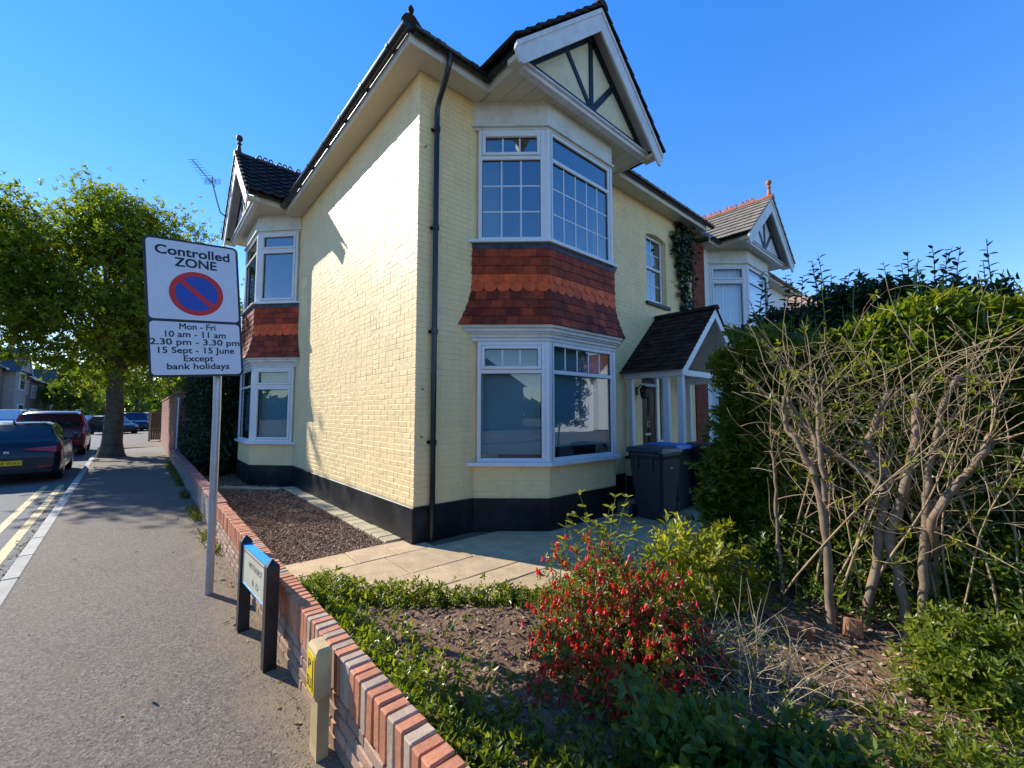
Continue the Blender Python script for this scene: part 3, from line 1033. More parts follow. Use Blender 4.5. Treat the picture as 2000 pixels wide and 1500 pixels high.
# ---- wall bricks: (u0,u1,z0,z1) in stretcher bond with stray headers
def brick_cells(u0, u1, z0, z1, holes=(), seed=1, pitch=0.2225, course=0.0748):
    rg = random.Random(seed)
    out = []
    r = 0
    z = z0
    while z < z1 - 0.01:
        zt = min(z + course, z1)
        u = u0 - (pitch / 2 if r % 2 else 0.0) - (0.0)
        while u < u1 - 0.004:
            L = pitch / 2 if rg.random() < 0.16 else pitch
            a, c = max(u, u0), min(u + L, u1)
            if c - a > 0.03:
                segs = [(a, c)]
                for (h0, h1, k0, k1) in holes:
                    if zt > k0 + 0.01 and z < k1 - 0.01:
                        ns = []
                        for (x, y_) in segs:
                            if y_ <= h0 or x >= h1: ns.append((x, y_))
                            else:
                                if x < h0 - 0.02: ns.append((x, h0))
                                if y_ > h1 + 0.02: ns.append((h1, y_))
                        segs = ns
                for (x, y_) in segs: out.append((x, y_, z, zt))
            u += L
        z += course
        r += 1
    return out


def brick_skin(parent, fr, cells, m, d0, proud, single=0, cam_pt=None, j=0.004, name='brick', seed=3, joint=0.004):
    """single: how many of the nearest become objects of their own"""
    rg = random.Random(seed)
    if single and cam_pt is not None:
        cp = np.array(cam_pt)
        cells = sorted(cells, key=lambda c: -((c[1] - c[0]) > 0.2) * 0 + np.linalg.norm(fr.p((c[0] + c[1]) / 2, d0, (c[2] + c[3]) / 2) - cp))
    rest = MB()
    for i, (a, c, z, zt) in enumerate(cells):
        p = proud + rg.uniform(-j, j) * 0.5
        tl = rg.uniform(-j, j) * 0.35
        L2, H2 = (c - a) / 2 - joint, (zt - z) / 2 - joint
        V = _CH_BUILD((L2, 0.02, H2), min(0.006, p * 0.9 + 0.001))
        o = fr.p((a + c) / 2 + rg.uniform(-.0015, .0015), d0 + p - 0.02, (z + zt) / 2 + rg.uniform(-.0015, .0015))
        W = [fr.U * v[0] + fr.D * (v[1] + (tl * v[2] / H2 if v[1] > 0 else 0) + (tl * 0.8 * v[0] / L2 if v[1] > 0 else 0)) + fr.Z * v[2] for v in V]
        if i < single:
            tb = MB()
            tb.add(W, _CH_F, fr.flip)
            ob = tb.build(name, m, parent)
            ob.location = tuple(o)
        else:
            rest.add([o + w_ for w_ in W], _CH_F, fr.flip)
    if rest.V: return rest.build(name, m, parent, kind='stuff')


# ================================================================== THE CREAM HOUSE
house = thing('corner_house', 'cream painted two storey brick house with half-timbered gables and black plinth on the corner', 'house', (HX, HY, 0))
house_off = Matrix.Translation((-HX, -HY, 0))
# children are built in world coordinates, so keep the Empty's inverse in each child (done at the end by settle())

FRONT = Fr((0, HY + 0.008, 0), (1, 0, 0), (0, -1, 0))     # u = world x
LEFT = Fr((HX + 0.008, 0, 0), (0, 1, 0), (-1, 0, 0))      # u = world y
HW = 6.125                                               # soffit height
b = MB()
b.box(LEFT, HY + 0.008, 14.5, -0.24, 0, 0, 6.2)
b.box(FRONT, HX + 0.25, 7.75, -0.24, 0, 0, 6.2)
b.box(FRONT, 7.75, 8.04, -0.24, 0, 2.45, 6.2)
b.box(FRONT, 8.04, 8.87, -0.24, 0, 2.45, 4.0)
b.box(FRONT, 8.04, 8.87, -0.24, 0, 5.60, 6.2)
b.box(FRONT, 8.87, 10.12, -0.24, 0, 0, 6.2)
b.box(WORLD, HX + 0.3, 10.1, 14.2, 14.5, 0, 6.2)
house_wall = b.build('wall', M['cream'], house)
b = MB()      # shallow arch over the landing window
arc = [(8.04, 5.601), (8.04, 5.50)] + [(8.04 + 0.83 * k / 8, 5.50 + 0.07 * math.sin(math.pi * k / 8)) for k in range(1, 8)] + [(8.87, 5.50), (8.87, 5.601)]
b.prism(FRONT, arc, -0.2, -0.002)
b.build('window_arch', M['cream'], house)
CAMP = (0, 0, 1.6)
cells = brick_cells(HY + 0.0, 10.36, 0.445, HW - 0.006, seed=5)
brick_skin(house, LEFT, cells, M['cream'], 0.0, 0.0027, 300, CAMP, 0.0034, seed=8, joint=0.0026)
cells = brick_cells(HX, 3.47, 0.445, HW - 0.006, seed=6) + brick_cells(6.53, 10.12, 0.445, HW - 0.006, [(7.75, 8.87, 0, 2.45), (8.04, 8.87, 4.0, 5.60)], seed=7)
brick_skin(house, FRONT, cells, M['cream'], 0.0, 0.0055, 0, None, 0.003, seed=9, joint=0.003)
# plinth
one_box('plinth', LEFT, HY - 0.012, 10.36, -0.05, 0.024, -0.05, 0.436, M['plinth'], house, 0.012)
one_box('plinth', FRONT, HX - 0.015, 3.49, -0.05, 0.025, -0.05, 0.437, M['plinth'], house, 0.012)
one_box('plinth', FRONT, 6.51, 7.2, -0.05, 0.025, -0.05, 0.437, M['plinth'], house, 0.012)

# ---- front bay and side bay
def build_bay(parent, fr, dz_u, dz_l, styles, skirt_faces, gable_kw, wallm, plinth=True, blind=True, near=None, single_bay=True, curtain=False):
    bay = Bay(fr)
    zl0, zl1 = 0.94 + dz_l, 2.60 + dz_l
    zu0, zu1 = 4.05 + dz_u, 5.70 + dz_u
    zs = HW + dz_u
    b = MB()
    bay.ring(b, 0.0, 0.0, 0.885 + dz_l)
    bw = b.build('bay_wall', wallm, parent)
    if plinth:
        b = MB()
        bay.ring(b, 0.017, -0.05, 0.435)
        b.build('plinth', M['plinth'], bw)
        for fi in range(3):
            f, L = bay.face(fi)
            brick_skin(bw, f, brick_cells(0.005, L - 0.005, 0.445, 0.882 + dz_l, seed=20 + fi), wallm, 0.0, 0.0055, 0, None, 0.003, seed=30 + fi, joint=0.003)
    b = MB()
    bay.ring(b, 0.085, 0.875 + dz_l, 0.925 + dz_l)
    b.build('sill', M['white'], bw)
    # dim interior with floors, so that panes have something behind them
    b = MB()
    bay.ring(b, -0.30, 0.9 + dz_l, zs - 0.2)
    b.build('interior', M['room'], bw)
    b = MB()
    bay.ring(b, -0.07, zl1 - 0.03, 4.03 + dz_u)
    b.build('floor_band', wallm, bw)
    # lower windows
    for fi in range(3):
        f, L = bay.face(fi)
        window(parent, f, 0.045, L - 0.045, 0.925 + dz_l, zl1, styles['low'][fi], gm=M['low_glass'])
        if blind:
            one_box('roller_blind', f, 0.11, L - 0.11, -0.13, -0.11, 1.02 + dz_l + (0.09 if fi == 1 else 0), zl1 - 0.47, M['blind'], parent, 0)
            one_box('roller_blind', f, 0.10, L - 0.10, -0.17, -0.15, zl1 - 0.48, zl1 - 0.03, M['blind'], parent, 0)
        window(parent, f, 0.045, L - 0.045, zu0, zu1, styles['up'][fi], gm=M['clear_glass'] if curtain else None)
        if curtain:
            n = 60
            V, F = [], []
            for z_ in (zu0 + 0.02, zu1 - 0.02):
                for k in range(n + 1):
                    V.append(f.p(0.1 + (L - 0.2) * k / n, -0.14 + 0.022 * math.sin(k * 1.1 + 0.6 * math.sin(k * .37)), z_))
            for k in range(n): F.append([k, k + 1, n + 2 + k, n + 1 + k])
            cb = MB()
            cb.add(V, F)
            cb.build('net_curtain', M['curtain'], parent, smooth=True)
    for z0, z1 in ((0.925 + dz_l, zl1), (zu0, zu1)):
        P = bay.poly(0.0)
        for (u, d) in P[1:3]:
            b = MB()
            s = 1 if u > 0 else -1
            pol = [(u - s * 0.062, d + 0.02), (u + s * 0.012, d + 0.02), (u + s * 0.048, d - 0.034), (u - s * .005, d - 0.10), (u - s * 0.062, d - 0.06)]
            b.prism(fr, pol, z0 + 0.001, z1 - 0.001, 'z')
            b.build('corner_post', M['white'], parent)
    # cornice above the lower windows
    b = MB()
    for o, z0, z1 in ((0.03, zl1, zl1 + 0.055), (0.055, zl1 + 0.055, zl1 + 0.10), (0.085, zl1 + 0.10, zl1 + 0.125), (0.115, zl1 + 0.125, zl1 + 0.175), (0.15, zl1 + 0.175, zl1 + 0.225)):
        bay.ring(b, o, z0, z1)
    b.build('cornice', M['white_wood'], parent)
    # tile hanging, flared at the foot
    zb, zt = zl1 + 0.215, 3.935 + dz_u
    prof = lambda z: 0.022 + 0.15 * max(0.0, (zb + 0.62 - z) / 0.62) ** 1.7
    tile_rows(parent, bay, skirt_faces, zt, zb, prof, 9, 0.172)
    b = MB()
    bay.ring(b, 0.034, zt - 0.005, 4.015 + dz_u)
    b.build('lead_flashing', M['lead'], parent)
    b = MB()
    bay.ring(b, 0.085, 4.012 + dz_u, 4.052 + dz_u)
    b.build('sill', M['white'], parent)
    # white boarded band between upper windows and soffit
    b = MB()
    bay.ring(b, 0.022, zu1, zs - 0.001)
    bay.ring(b, 0.06, zu1 + 0.035, zu1 + 0.075)
    b.build('fascia_band', M['fascia'], parent)
    bay_gable(parent, fr, zs, 0.70, **gable_kw)
    return bay

G33 = ('fixed', 3, 3)
up_cant = [(0, 1, 0, 0.765, 'fixed', 3, 3), (0, 1, 0.765, 1, 'sash', 3, 1)]
up_front = [(0, 1, 0, 0.765, 'fixed', 5, 3), (0, 1, 0.765, 1, 'fixed', 1, 1)]
lo_cant = [(0, 1, 0, 0.765, 'fixed', 1, 1), (0, 1, 0.765, 1, 'sash', 3, 1)]
lo_front = [(0, 1, 0, 0.765, 'fixed', 1, 1), (0, 1, 0.765, 1, 'fixed', 5, 1)]
plain_s = [(0, 1, 0, 0.765, 'sash', 1, 1), (0, 1, 0.765, 1, 'sash', 1, 1)]
plain_f = [(0, 1, 0, 0.765, 'fixed', 1, 1), (0, 1, 0.765, 1, 'fixed', 1, 1)]
BAYA = Fr((5.0, HY, 0), (1, 0, 0), (0, -1, 0))
build_bay(house, BAYA, 0.0, 0.0, {'low': [lo_cant, lo_front, lo_cant], 'up': [up_cant, up_front, up_cant]}, (0, 1), dict(near_tiles='verge'), M['cream'])
BAYB = Fr((HX, 11.85, 0), (0, -1, 0), (-1, 0, 0))
build_bay(house, BAYB, 0.08, 0.03, {'low': [plain_s, plain_f, plain_s], 'up': [plain_s, plain_f, plain_s]}, (2,), dict(near_tiles=1, tile_m=M['roof_b'], finial=M['ridge_b'], ridge_m=M['ridge_b'], crest=True, wave=True, panel_m=M['white_wood'], length=2.4), M['cream'])

# ---- main roof, eaves, gutters
ex0, ey0, ex1, ey1 = HX - 0.33, HY - 0.33, 10.35, 14.7
ez = HW + 0.15
pt = 0.80
b = MB()
rx = ex0 + (ex1 - ex0) / 2
hh = (ex1 - ex0) / 2
V = [(ex0, ey0, ez), (ex1, ey0, ez), (ex1, ey1, ez), (ex0, ey1, ez), (rx, ey0 + hh, ez + pt * hh), (rx, ey1 - hh, ez + pt * hh)]
b.add(V, [(0, 1, 4), (1, 2, 5, 4), (2, 3, 5), (3, 0, 4, 5), (0, 3, 2, 1)])
mroof = b.build('main_roof', M['roof'], house)
tile_me = None
def wave_tile(width, length, th=0.018):
    b = MB()
    prof = [(0, 0.0), (0.2, 0.026), (0.45, 0.03), (0.62, 0.006), (1.0, 0.0)]
    m_ = len(prof)
    V = []
    for h_ in (0.0, th):
        for t_ in (0.0, length):
            for f_, ph in prof: V.append((f_ * width, t_, h_ + ph))
    F = []
    for k in range(m_ - 1):
        F += [[k, m_ + k, m_ + k + 1, k + 1], [2 * m_ + k, 2 * m_ + k + 1, 3 * m_ + k + 1, 3 * m_ + k], [k, k + 1, 2 * m_ + k + 1, 2 * m_ + k], [m_ + k, 3 * m_ + k, 3 * m_ + k + 1, m_ + k + 1]]
    F += [[0, 2 * m_, 3 * m_, m_], [m_ - 1, 2 * m_ - 1, 4 * m_ - 1, 3 * m_ - 1]]
    b.add(V, F)
    return b.mesh('eave_tile')
et = wave_tile(0.225, 0.42)
et.materials.append(M['roof'])
sl_a = math.atan(pt)
x = ex0 + 0.15
while x < ex1 - 0.2:
    if not (3.42 < x < 6.45):
        o = link('eave_tile', et, None, mroof)
        o.location = (x, ey0 - 0.035, ez + 0.005)
        o.rotation_euler = (sl_a, 0, 0)
    x += 0.228
for xx in (0.0,):
    hb_ = MB()
    for k in range(9):
        q = k * 0.36
        p0 = np.array((ex0 - 0.02 + q, ey0 - 0.02 + q, ez + 0.03 + pt * q))
        p1 = p0 + np.array((0.37, 0.37, 0.37 * pt - 0.02))
        hb_ = MB()
        hb_.tube([p0, p1], [0.10, 0.09], 10)
        hb_.build('hip_tile', M['roof'], mroof, auto=40)
hb_ = MB()
hb_.lathe((ex0 + 0.03, ey0 + 0.03, ez + 0.13), [(0.05, 0), (0.028, 0.04), (0.02, 0.09), (0.035, 0.11), (0.04, 0.14), (0.025, 0.17), (0.008, 0.20)], 8)
hb_.build('finial', M['roof'], mroof, auto=60)
# soffit, fascia
for (x0, x1, y0, y1) in ((HX - 0.30, HX, HY - 0.30, 10.4), (HX, 3.5, HY - 0.30, HY), (6.5, 10.3, HY - 0.30, HY)):
    one_box('eave_soffit', WORLD, x0, x1, y0, y1, HW, HW + 0.012, M['soffit'], house, 0)
for (x0, x1, y0, y1) in ((HX - 0.322, HX - 0.301, HY - 0.322, 10.3), (HX - 0.301, 3.47, HY - 0.322, HY - 0.301), (6.52, 10.3, HY - 0.322, HY - 0.301)):
    one_box('eave_fascia', WORLD, x0, x1, y0, y1, HW - 0.022, HW + 0.13, M['fascia'], house, 0)
def gutter(fr, u0, u1, dd, z, parent, n_br=6):
    g = MB()
    pts = [(dd + math.cos(a_) * 0.06, z + math.sin(a_) * 0.06) for a_ in np.linspace(math.pi, 2 * math.pi, 9)]
    g.prism(fr, pts, u0, u1, 'u')
    g.build('gutter', M['gutter'], parent, auto=50)
    for k in range(n_br):
        uu = u0 + (u1 - u0) * (k + 0.5) / n_br
        g = MB()
        pts = [(dd + math.cos(a_) * 0.069, z + 0.003 + math.sin(a_) * 0.069) for a_ in np.linspace(math.pi, 2 * math.pi, 9)]
        g.prism(fr, pts, uu, uu + 0.05, 'u')
        g.build('gutter_bracket', M['gutter'], parent)
LG = Fr((HX - 0.322, 0, 0), (0, 1, 0), (-1, 0, 0))
FG = Fr((0, HY - 0.322, 0), (1, 0, 0), (0, -1, 0))
gz_ = HW + 0.125
gutter(LG, HY - 0.39, 10.35, 0.066, gz_, house, 7)
gutter(FG, HX - 0.30, 3.42, 0.066, gz_ - 0.002, house, 2)
gutter(FG, 6.58, 10.5, 0.066, gz_, house, 4)
# downpipe with swan neck
b = MB()
py_ = HY - 0.062
b.tube([(2.76, HY - 0.39, gz_ - 0.05), (2.76, HY - 0.385, gz_ - 0.16), (2.765, HY - 0.30, gz_ - 0.30), (2.775, HY - 0.12, gz_ - 0.50), (2.78, py_, gz_ - 0.60), (2.78, py_, gz_ - 0.8), (2.78, py_, 3.0), (2.78, py_, 0.02)], 0.036, 10)
dpipe = b.build('downpipe', M['gutter'], house, auto=40)
for z_ in (5.35, 4.0, 2.62, 1.2, 0.35):
    b = MB()
    b.lathe((2.78, py_, z_), [(0.046, 0), (0.046, 0.06)], 10)
    b.cbox(WORLD, 2.72, 2.84, HY - 0.02, HY - 0.003, z_ + 0.01, z_ + 0.05, 0.003)
    b.build('pipe_clip', M['gutter'], dpipe)
# small clips of a vanished second pipe on the left
for z_ in (5.1, 1.9, 1.3):
    b = MB()
    b.tube([(2.64, HY - 0.0, z_), (2.64, HY - 0.05, z_)], 0.008, 5)
    b.build('pipe_clip', M['gutter'], dpipe)

# ---- landing window at the right
wfr = Fr((0, HY + 0.13, 0), (1, 0, 0), (0, -1, 0))
half_lo = [(0, 1, 0, 0.52, 'fixed', 2, 2), (0, 1, 0.52, 1, 'fixed', 2, 2)]
window(house, wfr, 8.05, 8.86, 4.06, 5.54, half_lo)
n = 40
V = [wfr.p(8.1 + 0.7 * k / n, -0.2 + 0.02 * math.sin(k * 1.2), z_) for z_ in (4.1, 5.5) for k in range(n + 1)]
cb = MB()
cb.add(V, [[k, k + 1, n + 2 + k, n + 1 + k] for k in range(n)])
cb.build('net_curtain', M['curtain'], house, smooth=True)
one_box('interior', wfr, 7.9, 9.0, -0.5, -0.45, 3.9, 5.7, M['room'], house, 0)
one_box('sill', FRONT, 7.97, 8.95, -0.05, 0.06, 3.925, 3.998, M['navy'], house, 0.006)

# ---- front door with frame, panels and side light
DF = Fr((0, HY + 0.15, 0), (1, 0, 0), (0, -1, 0))
b = MB()
for u0, u1, z0, z1 in ((7.76, 7.83, 0, 2.44), (8.52, 8.58, 0, 2.44), (8.80, 8.86, 0, 2.44), (7.831, 8.519, 2.17, 2.23), (7.831, 8.519, 2.37, 2.44), (8.581, 8.799, 0.05, 0.12), (8.581, 8.799, 2.37, 2.44), (8.581, 8.799, 0.95, 1.0)):
    b.cbox(DF, u0, u1, -0.06, 0.03, z0, z1, 0.006)
dfm = b.build('door_frame', M['white'], house)
door = one_box('front_door', DF, 7.835, 8.515, -0.05, -0.005, 0.12, 2.165, M['dark_door'], house, 0.006)
for u0, u1, z0, z1 in ((7.91, 8.14, 1.55, 2.05), (8.21, 8.44, 1.55, 2.05), (7.91, 8.14, 0.95, 1.42), (8.21, 8.44, 0.95, 1.42), (7.91, 8.14, 0.25, 0.78), (8.21, 8.44, 0.25, 0.78)):
    b = MB()
    b.cbox(DF, u0, u1, -0.006, 0.008, z0, z1, 0.007)
    b.cbox(DF, u0 + .035, u1 - .035, 0.006, 0.016, z0 + .035, z1 - .035, 0.008)
    b.build('door_panel', M['dark_door'], door)
b = MB()
b.tube([DF.p(8.175 + 0.05 * math.cos(a_), 0.02, 1.36 + 0.06 * math.sin(a_)) for a_ in np.linspace(0, 2 * math.pi, 11)], 0.009, 5)
b.cbox(DF, 8.06, 8.28, 0.003, 0.02, 1.12, 1.17, 0.004)
b.build('door_furniture', M['galv'], door)
one_box('pane', DF, 8.583, 8.797, -0.03, -0.02, 1.0, 2.37, M['glass'], dfm, 0)
one_box('pane', DF, 7.833, 8.517, -0.03, -0.02, 2.23, 2.37, M['glass'], dfm, 0)
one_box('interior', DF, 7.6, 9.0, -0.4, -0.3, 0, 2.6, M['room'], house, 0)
one_box('door_step', FRONT, 7.4, 9.4, 0.0, 1.0, -0.02, 0.11, M['slab'], house, 0.01)

# ---- porch
PC = Fr((8.38, HY, 0), (1, 0, 0), (0, -1, 0))      # u from the ridge, d outwards
pdep = 1.25
pslope = 0.93
pza = 3.66
b = MB()
for s in (-1, 1):
    q = lambda u: pza - pslope * u
    b.prism(PC, [(0, q(0)), (s * 1.36, q(1.36)), (s * 1.36, q(1.36) - 0.05), (0, q(0) - 0.055)], 0.0, pdep - 0.02)
porch = b.build('porch', M['white_wood'], house)
sl = math.hypot(1, pslope)
rows, cols = 15, 8
ptl = 1.42 * sl / rows
cw = (pdep + 0.04) / cols
rest = MB()
for s in (-1, 1):
    for r in range(rows):
        edges = np.arange(0, cols + 1.0)
        if r % 2: edges = np.concatenate([[0], np.arange(0.5, cols), [cols]])
        for a_, c_ in zip(edges[:-1], edges[1:]):
            t0, t1 = max(0.01, r * ptl - 0.05), (r + 1) * ptl + rng.uniform(-.003, .004)
            V = []
            for h_ in (0.0, 0.012):
                for t_ in (t0, t1):
                    for dd in (a_ * cw + 0.0015, c_ * cw - 0.0015):
                        lift = 0.006 + h_ + (0.016 + rng.uniform(0, .003) if t_ == t1 else 0)
                        V.append(PC.p(s * (t_ / sl + pslope / sl * lift), dd, pza + 0.005 - pslope * t_ / sl + lift / sl))
            F = [(0, 1, 3, 2), (4, 6, 7, 5), (0, 4, 5, 1), (2, 3, 7, 6), (0, 2, 6, 4), (1, 5, 7, 3)]
            if s < 0:
                tb = MB()
                tb.add(V, F)
                tb.build('roof_tile', M['porch_tile'], porch)
            else: rest.add(V, F)
rest.build('roof_tile', M['porch_tile'], porch, kind='stuff')
for k in range(4):
    rb = MB()
    n_ = 7
    V = []
    for q in (0.0 + k * 0.325, 0.335 + k * 0.325):
        for i in range(n_):
            a_ = math.pi * i / (n_ - 1)
            V.append(PC.p(math.cos(a_) * 0.10, q, pza - 0.015 + math.sin(a_) * 0.085))
    rb.add(V, [[i, i + 1, n_ + i + 1, n_ + i] for i in range(n_ - 1)] + [list(range(n_)), list(range(n_, 2 * n_))[::-1]])
    rb.build('ridge_tile', M['porch_tile'], porch, auto=40)
for s in (-1, 1):
    b = MB()
    q = lambda u: pza - 0.0 - pslope * u
    b.prism(PC, [(0, q(0)), (s * 1.40, q(1.40)), (s * 1.40, q(1.40) - 0.12), (s * 1.28, q(1.28) - 0.18), (0, q(0) - 0.19)], pdep - 0.018, pdep + 0.014 + (0.0012 if s > 0 else 0))
    b.build('barge_board', M['white'], porch)
    one_box('wall_plate', PC, min(s * 1.30, s * 1.22), max(s * 1.30, s * 1.22), 0.0, pdep - 0.03, 2.26, 2.40, M['white'], porch, 0.006)
one_box('tie_beam', PC, -1.31, 1.31, pdep - 0.14, pdep - 0.05, 2.262, 2.37, M['white'], porch, 0.006)
for (u, d) in ((-1.21, pdep - 0.12), (-1.21, 0.86), (-1.19, 0.10), (1.21, pdep - 0.12), (1.21, 0.10)):
    one_box('post', PC, u - 0.05, u + 0.05, d - 0.05, d + 0.05, 0.12, 2.262, M['white'], porch, 0.01)
b = MB()
b.cbox(PC, -1.30, -1.12, 0.004, 1.15, 0.0, 0.72, 0.01)
dw = b.build('dwarf_wall', M['cream'], porch)
one_box('plinth', PC, -1.315, -1.105, 0.03, 1.165, -0.03, 0.40, M['plinth'], dw, 0.01)
one_box('sill', PC, -1.34, -1.08, 0.03, 1.18, 0.72, 0.775, M['navy'], dw, 0.008)

# wall lantern by the door
lan = thing('wall_lantern', 'black wall lantern beside the front door under the porch', 'lantern', (7.55, HY, 2.0))
b = MB()
b.cbox(FRONT, 7.50, 7.58, 0.012, 0.03, 1.96, 2.12, 0.006)
b.tube([(7.54, HY - 0.02, 2.1), (7.54, HY - 0.10, 2.16), (7.54, HY - 0.17, 2.12)], 0.012, 6)
b.build('bracket', M['navy'], lan)
b = MB()
b.lathe((7.54, HY - 0.17, 1.88), [(0.03, 0), (0.065, 0.04), (0.085, 0.2), (0.095, 0.205), (0.05, 0.25), (0.015, 0.28)], 6)
b.build('lamp_body', M['navy'], lan)
# ================================================================== NEIGHBOUR'S HOUSE (semi next door)
nbr = thing('neighbour_house', 'white and red brick house next door with a slate bay roof and terracotta ridge', 'house', (13, HY, 0))
NF = Fr((0, HY + 0.03, 0), (1, 0, 0), (0, -1, 0))
b = MB()
b.box(NF, 10.13, 10.78, -0.3, 0.05, 0, 5.92)
rb_ = b.build('brick_pier', M['red_brick'], nbr)
cells = brick_cells(10.13, 10.78, 0.1, 5.9, seed=41)
brick_skin(rb_, Fr(NF.p(0, 0.05, 0), (1, 0, 0), (0, -1, 0)), cells, M['red_brick'], 0.0, 0.006, 0, None, 0.004, seed=42)
b = MB()
b.box(NF, 10.78, 11.2, -0.3, 0.03, 0, 5.92)
b.box(NF, 11.2, 17.6, -0.3, 0.0, 0, 5.92)
b.box(WORLD, 17.4, 17.6, HY, 13, 0, 5.92)
b.build('wall', M['white_brick'], nbr)
cells = brick_cells(10.78, 11.1, 2.4, 5.9, seed=43)
brick_skin(nbr, Fr(NF.p(0, 0.03, 0), (1, 0, 0), (0, -1, 0)), cells, M['white_brick'], 0.0, 0.006, 0, None, 0.003, seed=44)
BAYN = Fr((12.62, HY + 0.03, 0), (1, 0, 0), (0, -1, 0))
build_bay(nbr, BAYN, -0.20, -0.1, {'low': [plain_s, plain_f, plain_s], 'up': [plain_s, plain_f, plain_s]}, (), dict(near_tiles='verge', tile_m=M['slate'], finial=M['terracotta'], ridge_m=M['terracotta'], crest=True, panel_m=M['white'], timber_m=M['lead'], length=3.6, rise=1.5, slope=0.83), M['white_brick'], plinth=False, blind=False, curtain=True)
b = MB()
nx0, nx1, ny0, ny1, nz = 10.3, 17.9, HY - 0.3, 13.2, 6.0
hh = (ny1 - ny0) / 2
b.add([(nx0, ny0, nz), (nx1, ny0, nz), (nx1, ny1, nz), (nx0, ny1, nz), (nx0 + 0.2, ny0 + hh, nz + .75 * hh), (nx1 - hh * .8, ny0 + hh, nz + .75 * hh)], [(0, 1, 5, 4), (1, 2, 5), (2, 3, 4, 5), (3, 0, 4), (0, 3, 2, 1)])
b.build('main_roof', M['slate'], nbr)
gutter(Fr((0, HY - 0.28, 0), (1, 0, 0), (0, -1, 0)), 10.52, 11.0, 0.066, 6.0, nbr, 1)
gutter(Fr((0, HY - 0.28, 0), (1, 0, 0), (0, -1, 0)), 14.3, 18.0, 0.066, 6.0, nbr, 3)
for x0, x1 in ((10.5, 11.05), (14.2, 17.9)):
    one_box('eave_soffit', WORLD, x0, x1, HY - 0.28, HY + 0.03, 5.9, 5.915, M['soffit'], nbr, 0)
    one_box('eave_fascia', WORLD, x0, x1, HY - 0.30, HY - 0.281, 5.88, 6.04, M['fascia'], nbr, 0)
window(nbr, Fr((0, HY + 0.05, 0), (1, 0, 0), (0, -1, 0)), 14.9, 15.7, 4.1, 5.6, [(0, 1, 0, .5, 'fixed', 1, 1), (0, 1, .5, 1, 'fixed', 1, 1)], d0=-.02, d1=.06)

